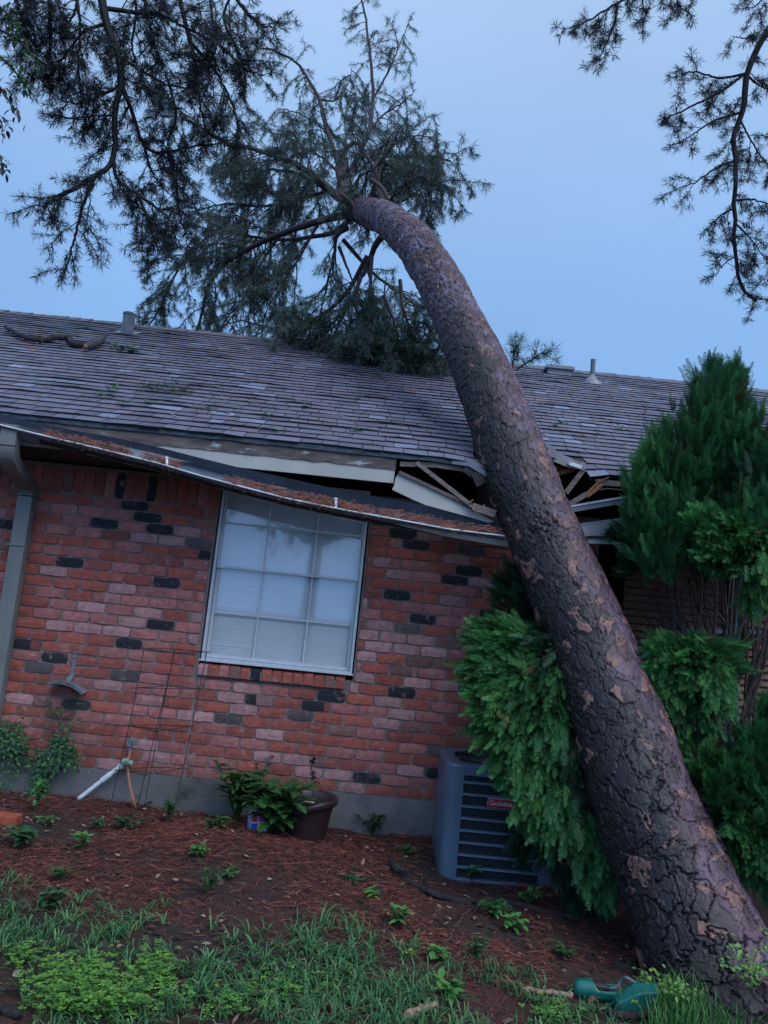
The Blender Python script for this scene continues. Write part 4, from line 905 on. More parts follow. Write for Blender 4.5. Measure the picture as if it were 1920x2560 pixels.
for pts, r in [([(1800, -220, 9.2), (1700, -90, 9), (1600, -30, 9), (1540, 10, 9), (1480, 45, 9), (1420, 75, 9)], .022), ([(1545, 10, 9), (1535, 60, 9), (1515, 110, 9), (1495, 155, 9)], .014), ([(1700, -90, 9), (1690, -20, 9), (1700, 15, 9), (1720, 30, 9)], .012), ([(1600, -30, 9), (1610, 20, 9), (1620, 45, 9)], .01)]:
    b = Bough(needle=.10, droop=.25, dark=True, tuftgap=.055); P = b.main(dpath(pts), [r, r * .35], 26, (.008, .007, .009)); Ls = np.linalg.norm(np.diff(P, axis=0), axis=1).sum()
    if r == .022: b.wood.tube(spline([tpt[24], (tpt[24] + P[0]) / 2 + (0, 0, .3), P[0]], 12), [.07, .022], 8, (.03, .025, .028))
    b.shoots(P, int(Ls / .14) + 2, .30, .2, 2, .2, r=.006); cr3.T += b.T; b.wood.build('branch', M['limb'], sp)
cr3.leaves('crown', sp)

# ------------------------------------------------------------------ broad leaves and small plants
def leaf(mb, p, d, up, Lg, W, col, fold=.25, lobes=0):
    d = nv(d); s_ = nv(np.cross(d, up)); u = np.cross(s_, d); col = np.array(col) * random.uniform(.8, 1.25)
    if lobes:
        prof = [(0, .12), (.12, .30), (.2, .75), (.3, .35), (.42, 1.0), (.52, .40), (.64, .75), (.74, .30), (.85, .35), (1, 0)]
    else: prof = [(0, .05), (.18, .6), (.4, 1.0), (.65, .85), (.85, .4), (1, 0)]
    n = len(prof); mid = [p + d * Lg * t - u * Lg * .25 * t * t for t, w_ in prof]
    V = mid + [m + s_ * W / 2 * w_ + u * fold * W / 2 * w_ for m, (t, w_) in zip(mid, prof)] + [m - s_ * W / 2 * w_ + u * fold * W / 2 * w_ for m, (t, w_) in zip(mid, prof)]
    i = np.arange(n - 1)
    mb.add(V, np.concatenate([np.stack([i, i + 1, n + i + 1, n + i], -1), np.stack([i + 1, i, 2 * n + i, 2 * n + i + 1], -1)]), col)
GR = [(.042, .13, .045), (.055, .16, .05), (.035, .10, .04)]; BRT = [(.085, .24, .055), (.11, .27, .06), (.07, .20, .055)]; DG = [(.02, .06, .028), (.028, .075, .03)]
def plant(name, label, base, h, spread, nst, nlf, Lg, W, cols, lobes=0, group=None, cat='plant', lean=(0, 0, 0), t0=.25, dr=.4, flat=0):
    root = tag(empty(name, tuple(base)), label, cat, group); st = MB(); lf = MB(); base = np.asarray(base, float)
    for i in range(nst):
        a = random.uniform(0, 6.283); hh = h * random.uniform(.65, 1.1)
        tip = base + np.array([math.cos(a) * spread * random.uniform(.3, 1), math.sin(a) * spread * .7 * random.uniform(.3, 1), hh]) + np.array(lean) * random.uniform(.6, 1.2)
        P = spline([base, base * .45 + tip * .55 + (0, 0, hh * .15), tip], 8); st.tube(P, [.004, .0018], 4, (.05, .09, .03))
        for k in range(nlf):
            t = t0 + (1 - t0) * (k + random.random()) / nlf; q = t * 6.99; j = int(q); p = P[j] + (P[min(7, j + 1)] - P[j]) * (q - j)
            b = random.uniform(0, 6.283); d = np.array([math.cos(b), math.sin(b), random.uniform(-.2, .7) - flat])
            leaf(lf, p, d, (0, 0, 1) if abs(d[2]) < .9 else (1, 0, 0), Lg * random.uniform(.6, 1.15), W * random.uniform(.7, 1.1), random.choice(cols), lobes=lobes)
    st.build('stem', M['leaf'], root); lf.build('leaves', M['leaf'], root); return root
# thuja sprays
def spray_template(seed):
    r = np.random.default_rng(seed); V = []; F = []
    def blade(p, d, L_, w_):
        s_ = np.array([-d[1], d[0], 0]); k = len(V)
        V.extend([p, p + d * L_ * .5 + s_ * w_, p + d * L_, p + d * L_ * .5 - s_ * w_]); F.append((k, k + 1, k + 2, k + 3))
    ax = [np.array([0, t, -.10 * t * t]) for t in np.linspace(0, 1, 12)]
    for i in range(11): 
        blade(ax[i], nv(ax[i + 1] - ax[i]), .11, .012)
        for sg in (-1, 1):
            t = i / 11; L_ = .27 * (1 - t) ** .7 * r.uniform(.7, 1.15) + .05; an = rad(r.uniform(26, 42)) * sg
            d = np.array([math.sin(an), math.cos(an), r.normal(0, .14)]); blade(ax[i], nv(d), L_, .011)
            n = max(1, int(L_ / .065))
            for k in range(n):
                q = ax[i] + d * L_ * (k + .6) / (n + .3); 
                for s2 in (-1, 1):
                    a2 = an + s2 * rad(r.uniform(28, 42)); d2 = nv(np.array([math.sin(a2), math.cos(a2), r.normal(0, .22)])); blade(q, d2, .085 * r.uniform(.6, 1.3) * (1 - .4 * k / n), .0105)
    return np.array(V), np.array(F)
SPR = [spray_template(i) for i in range(4)]
def sprays(mb, P, D, Nn, S, C_):
    """P base, D axis, Nn flat normal, S length, C_ colour: arrays"""
    P, D, Nn = map(np.asarray, (P, D, Nn)); k = RG.integers(0, 4, len(P))
    D = D / np.linalg.norm(D, axis=1)[:, None]; X = np.cross(D, Nn); X /= np.linalg.norm(X, axis=1)[:, None] + 1e-9; Z = np.cross(X, D)
    for t in range(4):
        m = np.where(k == t)[0]
        if not len(m): continue
        V, F = SPR[t]; s_ = np.asarray(S)[m][:, None, None]
        W_ = P[m][:, None] + s_ * (V[None, :, :1] * X[m][:, None] + V[None, :, 1:2] * D[m][:, None] + V[None, :, 2:] * Z[m][:, None])
        Fi = (F[None] + (np.arange(len(m)) * len(V))[:, None, None]).reshape(-1, 4)
        cc = np.repeat(np.asarray(C_)[m], len(F), 0) * RG.uniform(.8, 1.2, (len(m) * len(F), 1))
        mb.add(W_.reshape(-1, 3), Fi, cc)
def blob(mb, c, r, n, axis, s=(.09, .165), mix=.72, cols=DG, inner=.15, hemi=True, tang=0.):
    """cover an ellipsoid lobe with sprays that point outwards and along its axis"""
    c = np.asarray(c, float); r = np.asarray(r, float); K = max(3, n // 26); q = RG.normal(0, 1, (K, 3)); q /= np.linalg.norm(q, axis=1)[:, None]
    if hemi: q[:, 1] = np.where(q[:, 1] > .35, -q[:, 1], q[:, 1])
    Pk = c + q * r * (1 - inner * RG.random(K))[:, None]; on = q / r; on /= np.linalg.norm(on, axis=1)[:, None]
    Ak = on * (1 - mix) + nv(axis) * mix + RG.normal(0, .12, (K, 3)); Ak /= np.linalg.norm(Ak, axis=1)[:, None]; tint = RG.uniform(.72, 1.32, K); Lk_ = RG.uniform(.12, .24, K) * min(1.3, float(np.mean(r)) / .16)
    j = np.sort(RG.integers(0, K, n)); u = RG.random(n) ** .8; rad_ = RG.normal(0, 1, (n, 3)); A = Ak[j]; rad_ -= A * (rad_ * A).sum(1)[:, None]; rad_ /= np.linalg.norm(rad_, axis=1)[:, None]
    P = Pk[j] + A * ((u - .75) * Lk_[j])[:, None] + rad_ * (.045 * (1 - u * .9))[:, None]
    D = A + rad_ * (.62 * (1 - u * .75))[:, None] + RG.normal(0, .08, (n, 3)); D[:, 2] -= .05
    Nn = np.cross(D, RG.normal(0, 1, (n, 3))) + rad_ * .7 + on[j] * .5
    S = RG.uniform(s[0], s[1], n) * (1 - .3 * u); C_ = np.array(cols)[RG.integers(0, len(cols), n)] * tint[j][:, None] * RG.uniform(.85, 1.18, (n, 1))
    st_ = RG.random(n) < .07; P = P + on[j] * (st_ * RG.uniform(.01, .06, n))[:, None]; S = S * np.where(st_, 1.35, 1)
    dry = RG.random(n) < .018; C_[dry] = np.array((.13, .075, .035)) * RG.uniform(.6, 1.1, (int(dry.sum()), 1))
    sprays(mb, P - D * (S * .45)[:, None], D, Nn, S, C_)
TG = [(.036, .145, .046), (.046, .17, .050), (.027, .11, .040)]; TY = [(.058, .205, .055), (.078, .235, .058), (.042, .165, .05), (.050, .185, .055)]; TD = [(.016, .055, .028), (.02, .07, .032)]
def thuja(name, label, lobes, root, stems=None, cat='shrub', dens=3.3):
    o = tag(empty(name, tuple(root)), label, cat); mb = MB()
    for L_ in lobes:
        (px, py, Y, rx, rz), axis, cols, n = L_[:4]; kw = L_[4] if len(L_) > 4 else {}
        c = at(px, py, Y); sc = (Y - CO[1]) / FPX * 1.09
        blob(mb, c, (rx * sc, min(rx, rz) * sc * .8, rz * sc), int(n * dens), axis, cols=cols, **kw)
    mb.build('foliage', M['thuja'], o)
    if stems:
        sb = MB()
        for P, r in stems:
            P = spline(P, 14); P[1:-1] += RG.normal(0, .012, (12, 3)); sb.tube(P, [r, r * .35], 6, (.05, .032, .03))
            for _ in range(4):
                i = random.randint(4, 12); d = nv(P[min(13, i + 1)] - P[i] + RG.normal(0, .35, 3) * .12 * 1.0); Lg = random.uniform(.15, .4); e2 = P[i] + nv(d + RG.normal(0, .35, 3)) * Lg; sb.tube(spline([P[i], (P[i] + e2) / 2 + RG.normal(0, .015, 3), e2], 6), [r * .4, .002], 4)
        sb.build('stems', M['twig'], o)
    return o
UP = (-.05, -.1, 1)
def stems_for(x, y, n, spread, h, r=.02):
    out = []; b = np.array([x, y, float(gz(x, y)) - .05])
    for i in range(n):
        a = random.uniform(-1, 1); q = random.uniform(-.6, .6)
        t = b + np.array([a * spread, q * spread * .5, h * random.uniform(.8, 1.05)]); m = b + np.array([a * spread * .35, q * .1, h * .4])
        out.append(([b + (a * .05, q * .05, 0), m, t], r * random.uniform(.6, 1.2)))
    return out
bc = at(1760, 1900, -.75)
thuja('thuja_bush', 'tall dark green cone shaped thuja in front of the roof, right of the leaning trunk', [
    ((1775, 985, -.80, 58, 75), UP, TG, 190), ((1815, 985, -.75, 52, 72), UP, TG, 160), ((1745, 1070, -.85, 90, 95), UP, TG, 300), ((1800, 1080, -.8, 85, 110), UP, TG, 300), ((1700, 1150, -.9, 90, 95), UP, TG, 280),
    ((1790, 1190, -.85, 105, 100), UP, TG, 330), ((1640, 1210, -.9, 72, 90), UP, TY, 240), ((1690, 1265, -.95, 75, 90), UP, TG, 220), ((1610, 1290, -.9, 45, 75), UP, TG, 150), ((1660, 1330, -.95, 62, 70), UP, TG, 180),
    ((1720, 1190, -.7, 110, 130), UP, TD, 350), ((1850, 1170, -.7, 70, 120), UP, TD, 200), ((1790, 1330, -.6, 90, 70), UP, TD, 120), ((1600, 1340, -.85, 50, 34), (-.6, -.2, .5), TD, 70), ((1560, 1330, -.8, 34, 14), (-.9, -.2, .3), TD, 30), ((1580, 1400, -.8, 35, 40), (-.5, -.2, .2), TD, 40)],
    (bc[0], -.75, -.1), stems_for(bc[0] + .08, -.7, 22, .42, 2.1, .022))
thuja('thuja_bush', 'bright green thuja with spreading sprays at the right edge under the tall cone', [
    ((1890, 1110, -1.1, 60, 75), UP, TG, 200), ((1930, 1200, -1.1, 90, 120), UP, TD, 260), ((1890, 1290, -1.15, 75, 90), UP, TG, 230), ((1780, 1310, -1.2, 60, 30), (-.6, -.3, .3), TY, 120), ((1850, 1370, -1.25, 100, 60), (-.5, -.4, -.1), TY, 330), ((1800, 1395, -1.25, 50, 30), (-.7, -.4, -.1), TG, 110),
    ((1905, 1440, -1.25, 60, 70), (-.3, -.3, -.6), TY, 200), ((1875, 1500, -1.2, 26, 30), (-.2, -.2, -.9), TY, 60)], (4.9, -1.2, -.15), [([(4.75, -1.1, -.2), (4.72, -1.1, 1.0), (4.5, -1.1, 2.2)], .05), ([(4.8, -1.15, -.2), (4.9, -1.1, 1.0), (4.95, -1.1, 2.3)], .04), ([(4.7, -1.1, -.2), (4.5, -1.1, .9), (4.28, -1.1, 1.7)], .03)])
dn = (-.25, -.3, -.75)
thuja('thuja_bush', 'drooping light green thuja sprays just right of the trunk, below the slatted panels', [
    ((1700, 1650, -1.15, 85, 52), (-.5, -.4, -.1), TY, 330), ((1650, 1700, -1.15, 45, 70), dn, TY, 170), ((1760, 1640, -1.1, 90, 42), (.5, -.3, .15), TY, 220), ((1760, 1720, -1.15, 62, 55), dn, TY, 220), ((1800, 1760, -1.1, 30, 26), dn, TY, 60), ((1720, 1800, -1.1, 52, 60), dn, TG, 160), ((1700, 1850, -1.1, 26, 50), dn, TY, 80)],
    (4.0, -1.0, -.15), stems_for(4.05, -.95, 12, .5, 1.35, .016))
thuja('thuja_bush', 'low green thuja mass at the right edge beside the trunk base', [
    ((1900, 1850, -1.5, 45, 90), (-.3, -.2, .8), TG, 200), ((1840, 1960, -1.5, 80, 70), (-.2, -.4, .6), TG, 260), ((1760, 1930, -1.4, 45, 50), (-.5, -.4, .3), TY, 120), ((1900, 2060, -1.6, 70, 90), (-.2, -.5, .3), TG, 250), ((1850, 2110, -1.6, 55, 70), (-.2, -.5, -.3), TY, 170), ((1915, 2180, -1.7, 40, 50), (-.2, -.5, -.5), TG, 100),
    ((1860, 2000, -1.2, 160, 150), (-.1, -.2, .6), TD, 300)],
    (4.4, -1.5, -.2), stems_for(4.4, -1.4, 8, .3, .9, .016))
lt = (-.75, -.25, .35)
thuja('thuja_bush', 'green thuja crushed under the left side of the leaning trunk, over the air conditioner', [
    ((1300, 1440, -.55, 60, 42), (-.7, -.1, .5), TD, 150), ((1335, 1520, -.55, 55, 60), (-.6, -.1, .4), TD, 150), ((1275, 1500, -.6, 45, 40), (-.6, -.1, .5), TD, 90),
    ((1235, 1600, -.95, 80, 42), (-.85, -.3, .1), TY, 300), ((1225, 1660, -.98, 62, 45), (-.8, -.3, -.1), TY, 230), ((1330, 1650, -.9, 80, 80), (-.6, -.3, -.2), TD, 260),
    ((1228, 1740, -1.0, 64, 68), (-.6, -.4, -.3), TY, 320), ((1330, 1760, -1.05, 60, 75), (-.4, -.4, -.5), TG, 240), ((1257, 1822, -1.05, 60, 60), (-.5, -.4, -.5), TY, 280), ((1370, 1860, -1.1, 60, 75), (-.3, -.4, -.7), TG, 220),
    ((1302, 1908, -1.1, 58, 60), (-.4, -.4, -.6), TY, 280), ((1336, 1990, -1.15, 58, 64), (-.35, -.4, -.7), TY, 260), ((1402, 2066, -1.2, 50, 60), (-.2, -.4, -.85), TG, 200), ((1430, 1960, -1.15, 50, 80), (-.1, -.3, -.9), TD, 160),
    ((1455, 2140, -1.25, 40, 60), (-.15, -.4, -.9), TG, 150), ((1502, 2215, -1.3, 30, 50), (-.1, -.3, -.95), TG, 110), ((1400, 1740, -.8, 80, 160), (-.3, -.2, -.6), TD, 250), ((1375, 2060, -.9, 50, 50), (-.3, -.3, -.8), TD, 120), ((1330, 2090, -.8, 42, 50), (-.4, -.3, -.7), TD, 120), ((1400, 2170, -.95, 44, 50), (-.3, -.3, -.8), TD, 110), ((1460, 2250, -1.0, 40, 40), (-.2, -.3, -.9), TD, 80)],  # last dark lobes added to block light between air conditioner and trunk
    (3.2, -.7, -.1), [([(3.3, -.7, -.1), (3.15, -.75, .6), (2.95, -.8, 1.2), (2.75, -.85, 1.45)], .022), ([(3.3, -.7, -.1), (3.2, -.6, .9), (3.0, -.55, 1.8)], .02), ([(3.3, -.7, -.1), (3.1, -.8, .5), (2.9, -.9, .9)], .016)])
# bare dead stems arching from the right towards the trunk
ds = tag(empty('dead_shrub', (3.95, -.45, -.1)), 'bare arching brown stems between the leaning trunk and the slatted panels', 'shrub'); sb = MB()
for i in range(46):
    b0 = np.array([random.uniform(3.85, 4.35), random.uniform(-.6, -.3), random.uniform(-.1, .3)]); tx, ty = random.uniform(1570, 1760), random.uniform(1440, 1640)
    e_ = at(tx, ty, random.uniform(-.8, -.35)); m_ = b0 * .35 + e_ * .65 + (0.12, 0, .22)
    if e_[0] < b0[0]: sb.tube(spline([b0, m_, e_], 12), [.009, .0025], 5, (.06, .035, .03))
for i in range(16):
    e_ = at(random.uniform(1700, 1880), random.uniform(1380, 1450), random.uniform(-.6, -.4)); b0 = np.array([4.1 + random.uniform(-.1, .25), -.5, .2]); sb.tube(spline([b0, b0 * .5 + e_ * .5 + (random.uniform(-.05, .05), 0, 0), e_], 12), [.016, .006], 5, (.05, .03, .03))
sb.build('stems', M['twig'], ds)

# ------------------------------------------------------------------ air conditioner
def ac():
    o = tag(empty('air_conditioner', (2.78, -.37, -.09)), 'blue grey louvered outdoor air conditioning unit with a red badge, against the brick wall', 'air conditioner')
    x0, x1, y0, y1, z0, z1 = 2.372, 3.085, -.67, -.07, -.12, .60
    def rrect(x0, x1, y0, y1, r, n=6):
        P = []
        for cx, cy, a0 in ((x1 - r, y0 + r, -90), (x1 - r, y1 - r, 0), (x0 + r, y1 - r, 90), (x0 + r, y0 + r, 180)):
            for k in range(n + 1): a = rad(a0 + 90 * k / n); P.append((cx + r * math.cos(a), cy + r * math.sin(a)))
        return np.array(P)
    def loft(mb, rings, cap=True):
        k = len(rings[0][0]); V = np.concatenate([np.c_[r_, np.full(k, z)] for r_, z in rings]); i = np.arange(len(rings) - 1)[:, None] * k; j = np.arange(k)[None]; q = (j + 1) % k
        mb.add(V, np.stack([i + j, i + q, i + k + q, i + k + j], -1).reshape(-1, 4))
        if cap: mb.F.append((np.array([list(range(k))]) + mb.n - k, np.ones((1, 3)), 0))
    r = .075; c = MB(); loft(c, [(rrect(x0 + .03, x1 - .03, y0 + .03, y1 - .03, r - .02), z0 + .03), (rrect(x0 + .03, x1 - .03, y0 + .03, y1 - .03, r - .02), z1 - .05)]); c.build('coil', M['fin'], o)
    t = MB(); loft(t, [(rrect(x0, x1, y0, y1, r), z1 - .065), (rrect(x0, x1, y0, y1, r), z1 - .02), (rrect(x0 + .006, x1 - .006, y0 + .006, y1 - .006, r - .005), z1 - .006), (rrect(x0 + .02, x1 - .02, y0 + .02, y1 - .02, r - .015), z1), (rrect(x0 + .09, x1 - .09, y0 + .09, y1 - .09, .06), z1 - .003)], False); t.build('top_cover', M['ac'], o)
    t = MB(); cx, cy = (x0 + x1) / 2, (y0 + y1) / 2
    for q in np.linspace(.05, .27, 8): a = np.linspace(0, 6.2832, 30); t.tube(np.c_[cx + q * np.cos(a) * 1.05, cy + q * np.sin(a) * .9, np.full(30, z1 + .006)], .004, 4)
    for a in np.arange(0, 6.28, .52): t.beam((cx, cy, z1 + .004), (cx + .29 * math.cos(a), cy + .25 * math.sin(a), z1 + .004), .006, .006)
    t.lathe([(.001, .0), (.28, .0)], (cx, cy, z1 - .03), 24); t.build('fan_grille', M['fin'], o)
    t = MB(); loft(t, [(rrect(x0, x1, y0, y1, r), z0), (rrect(x0, x1, y0, y1, r), z0 + .05)]); t.build('base_pan', M['ac'], o)
    # rounded corner column on the left and the frame strip on the right
    for nm, cxr, a0, a1, xe in (('corner_column', x0 + r, 270, 180, x0 + .105), ('corner_column', x1 - r, 270, 360, x1 - .105)):
        m = MB(); P = [(xe, y0 + .001)]
        for k in range(9): a = rad(a0 + (a1 - a0) * k / 8); P.append((cxr + r * math.cos(a) * 1.004, y0 + r + r * math.sin(a) * 1.004))
        P.append((P[-1][0], y0 + .14)); V = [(x, y, z0 + .02) for x, y in P] + [(x, y, z1 - .06) for x, y in P]; n = len(P); i = np.arange(n - 1)
        m.add(V, np.stack([i, i + 1, n + i + 1, n + i], -1)); m.add([(xe, y0 + .001, z0 + .02), (xe, y0 + .001, z1 - .06), (xe, y0 + .025, z1 - .06), (xe, y0 + .025, z0 + .02)], (0, 1, 2, 3)); m.build(nm, M['ac'], o, smooth=True)
    for k in range(9):
        z = z0 + .03 + k * .0715; m = MB(); V = []
        for x in (x0 + .105, x1 - .105): V += [(x, y0 + .014, z + .019), (x, y0 - .002, z + .015), (x, y0 - .004, z + .005), (x, y0 + .012, z + .002)]
        m.add(V, [(0, 1, 5, 4), (1, 2, 6, 5), (2, 3, 7, 6)]); m.build('louver', M['ac'], o)
    m = MB(); m.box((x0 - .001, y0 + .13, z0 + .045), (x0 + .012, y1 - .06, z1 - .06)); m.build('side_panel', M['ac'], o)
    m = MB()
    for x in np.arange(x0 + .11, x1 - .11, .0125):
        m.box((x, y0 + .017, z0 + .045), (x + .003, y0 + .021, z1 - .07))
    m.box((x0 + .105, y0 + .021, z0 + .2), (x1 - .105, y0 + .023, z0 + .204)); m.build('coil_guard', mat('guard wire', (.045, .055, .07), rough=.5), o)
    # badge
    c = at(1219, 2006, y0 - .008); bx, bz = c[0], c[2]; W, H = .19, .056
    m = MB(); P = rrect(bx, bx + W, bz - H / 2, bz + H / 2, .012, 4); V = [(x, y0 - .012, z) for x, z in P] + [(x, y0 - .002, z) for x, z in P]; k = len(P); m.add(V, [tuple(range(k))]); i = np.arange(k); m.add(V, np.stack([i, (i + 1) % k, k + (i + 1) % k, k + i], -1)); m.build('badge_rim', mat('badge rim', (.62, .30, .36), rough=.4), o)
    m = MB(); P = rrect(bx + .003, bx + W - .003, bz - H / 2 + .003, bz + H / 2 - .003, .010, 4); m.add([(x, y0 - .0135, z) for x, z in P], [tuple(range(k))]); bo = m.build('badge', M['red'], o)
    cu = bpy.data.curves.new('badge_text', 'FONT'); cu.body = 'Goodman'; cu.size = .040; cu.extrude = .0006; cu.offset = .0007; cu.align_y = 'CENTER'
    to = bpy.data.objects.new('badge_text', cu); COL.objects.link(to); bpy.context.view_layer.update(); me = bpy.data.meshes.new_from_object(to); bpy.data.objects.remove(to)
    to = bpy.data.objects.new('lettering', me); COL.objects.link(to); me.materials.clear(); me.materials.append(mat('badge letters', (.60, .50, .60), rough=.5))
    to.parent = bo; pw = parent_world(bo); to.rotation_euler = (math.pi / 2, 0, 0); to.location = (bx + .012 - pw[0], y0 - .0145 - pw[1], bz - pw[2])
    # fallen leaves on the top
ac()

# ------------------------------------------------------------------ pot, bottle, hose things
def pot():
    c = gp(764, 2094); c[2] -= .01; o = tag(empty('plant_pot', tuple(c)), 'dark brown plastic flower pot with a drooping rim holding a dead stalk', 'flower pot')
    m = MB(); R = .160; Hh = .28
    m.lathe([(.0, .0), (R * .72, 0), (R * .80, .03), (R * .97, Hh * .72), (R * .99, Hh * .74), (R * .99, Hh * .80)], c, 40); b = m.build('body', M['pot'], o, True)
    m = MB(); prof = [(R * .99, Hh * .78), (R * 1.06, Hh * .80), (R * 1.17, Hh * .86), (R * 1.20, Hh * .95), (R * 1.16, Hh * 1.0), (R * 1.08, Hh * .99), (R * 1.0, Hh * .93), (R * .95, Hh * .75)]
    m.lathe(prof, c, 48); V = m.V[0]; a = np.arctan2(V[:, 1] - c[1], V[:, 0] - c[0]); sag = np.exp(-((np.angle(np.exp(1j * (a - rad(-125))))) / .75) ** 2)
    V[:, 2] -= .055 * sag * np.clip((np.hypot(V[:, 0] - c[0], V[:, 1] - c[1]) - R * .9) / (R * .25), 0, 1); V[:, :2] += ((V[:, :2] - c[:2]) * (.06 * sag)[:, None]); m.build('rim', M['pot'], o, True)
    m = MB(); n = 16; m.lathe([(.001, Hh * .86), (R * .5, Hh * .83), (R * .96, Hh * .80)], c, 24); m.V[0] += RG.normal(0, .004, m.V[0].shape); m.build('soil', M['soil'], o, True)
    s = tag(empty('dead_stalk', tuple(c + (.0, .0, .22))), 'withered black stalk standing upright in the brown pot', 'dead plant')
    base = c + (.01, 0, Hh * .82); tp = at(785, 1887, c[1]); m = MB(); P = spline([base, base * .6 + tp * .4 + (.015, 0, 0), base * .3 + tp * .7 + (-.01, 0, 0), tp], 16); m.tube(P, [.004, .0025], 5); m.build('stem', M['twig'], s)
    m = MB()
    for k in range(34):
        p = P[random.randint(6, 14)]; d = RG.normal(0, 1, 3); d[2] -= .6; leaf(m, p + RG.normal(0, .006, 3), d, (0, .3, 1), random.uniform(.015, .045), .014, (.018, .012, .014), fold=.8)
    m.build('withered_leaves', M['leaf'], s)
    st = tag(empty('pale_stick', tuple(c)), 'short pale stick lying on the soil inside the brown pot', 'stick'); m = MB(); m.tube([c + (-.07, -.03, Hh * .86), c + (.0, -.05, Hh * .88), c + (.035, -.05, Hh * .87)], [.004, .010], 7, (.45, .38, .28)); m.build('stick', M['limb'], st)
    # lavender bottle
    q = gp(648, 2074); q[1] -= .05; o = tag(empty('weed_killer_bottle', tuple(q)), 'lavender plastic jug with a bright label half hidden behind lobed leaves left of the pot', 'bottle')
    lav = mat('lavender plastic', (.30, .24, .42), rough=.35, var=.06); m = MB(); W, D, Hh = .075, .045, .20
    prof = [(0, .9), (.01, 1), (.12, 1.0), (.145, .92), (.165, .7), (.178, .42), (.19, .30), (.20, .30)]
    ang = np.linspace(0, 6.2832, 24, endpoint=False); V = []; 
    for h, s_ in prof:
        for a in ang: ca, sa = math.cos(a), math.sin(a); V.append(q + (W * s_ * np.sign(ca) * abs(ca) ** .6, D * s_ * np.sign(sa) * abs(sa) ** .6, h))
    k = 24; i = np.arange(len(prof) - 1)[:, None] * k; j = np.arange(k)[None]; m.add(V, np.stack([i + j, i + (j + 1) % k, i + k + (j + 1) % k, i + k + j], -1).reshape(-1, 4)); m.build('jug', lav, o, True)
    m = MB(); m.lathe([(.019, .0), (.019, .03), (.001, .03)], q + (0, 0, .20), 14); m.build('cap', M['white'], o)
    m = MB(); lb = [(-.05, .02, .05, .11, (.45, .50, .62)), (-.045, .07, -.01, .105, (.55, .02, .06)), (.0, .03, .045, .07, (.60, .45, .03)), (-.045, .025, -.005, .06, (.03, .10, .40)), (.0, .075, .045, .105, (.40, .03, .30))]
    for t, (xa, za, xb, zb, cc) in enumerate(lb): y = -D - .0015 - t * .0006; m.add([q + (xa, y, za), q + (xb, y, za), q + (xb, y, zb), q + (xa, y, zb)], (0, 1, 2, 3), cc)
    m.build('label', mat('bottle label', attr=True, rough=.4, var=.03), o)
pot()
plant('leafy_weed', 'dense bush of deeply lobed green leaves growing left of the brown pot', gp(672, 2085), .33, .20, 16, 9, .15, .13, [(.045, .13, .035), (.06, .16, .04), (.035, .10, .03)], lobes=1, lean=(.05, -.1, 0))
plant('leafy_weed', 'darker broad leafy clump against the foundation below the window sill corner', gp(590, 2055), .35, .20, 18, 11, .11, .06, [(.03, .09, .03), (.05, .13, .035)], lobes=1, lean=(-.02, 0, 0))
plant('leafy_weed', 'dark fine leaved tangle rising behind the lobed bush at the brick foot', gp(655, 2030), .40, .26, 20, 12, .075, .045, DG, lobes=1)
plant('leafy_weed', 'feathery pale weed standing by the foundation between pot and air conditioner', gp(930, 2085), .17, .16, 8, 8, .055, .03, [(.05, .10, .045), (.07, .14, .05)], lobes=1)

def bracket():
    c = at(172, 1712, -.02); o = tag(empty('hose_hanger', tuple(c)), 'rusty curved steel hose hanger screwed to the brick left of the window', 'hose hanger')
    a = at(190, 1628, -.012); b = at(181, 1690, -.012); m = MB(); m.beam(a, b, .005, .024, up=(0, 1, 0)) if False else None
    m.add([a + (-.013, 0, 0), a + (.013, 0, 0), b + (.014, 0, 0), b + (-.014, 0, 0), a + (-.013, -.004, 0), a + (.013, -.004, 0), b + (.014, -.004, 0), b + (-.014, -.004, 0)], [(7, 6, 5, 4), (0, 1, 2, 3), (4, 5, 1, 0), (3, 2, 6, 7), (4, 0, 3, 7), (1, 5, 6, 2)]); b2 = at(170, 1700, -.012)
    m.build('strap', M['steel'], o); m = MB(); m.beam(b + (0, -.002, .01), b2 + (0, -.01, -.015), .03, .012); m.build('weld_block', M['steel'], o)
    m = MB(); V = []; n = 14
    L0, Rr = at(132, 1712, -.03), at(219, 1716, -.03); mid = (L0 + Rr) / 2; rx = (Rr - L0)[0] / 2
    for k in range(n + 1):
        t = -1 + 2 * k / n; z = mid[2] + .055 * math.sqrt(max(0, 1 - t * t * .86)) - .03 + (-.02 * t); x = mid[0] + rx * t
        V += [(x, -.012, z), (x, -.13, z - .012), (x, -.135, z + .012)]
    i = np.arange(n) * 3; m.add(V, np.concatenate([np.stack([i, i + 1, i + 4, i + 3], -1), np.stack([i + 1, i + 2, i + 5, i + 4], -1)])); sd = m.build('saddle', M['steel'], o); s_ = sd.modifiers.new('t', 'SOLIDIFY'); s_.thickness = .003
    m = MB(); 
    for q in (a + (0, -.006, -.014), a + (0, -.006, -.05)): m.tube([q, q + (0, -.003, 0)], .005, 8, (.02, .02, .02))
    m.build('screw', M['black'], o)
bracket()

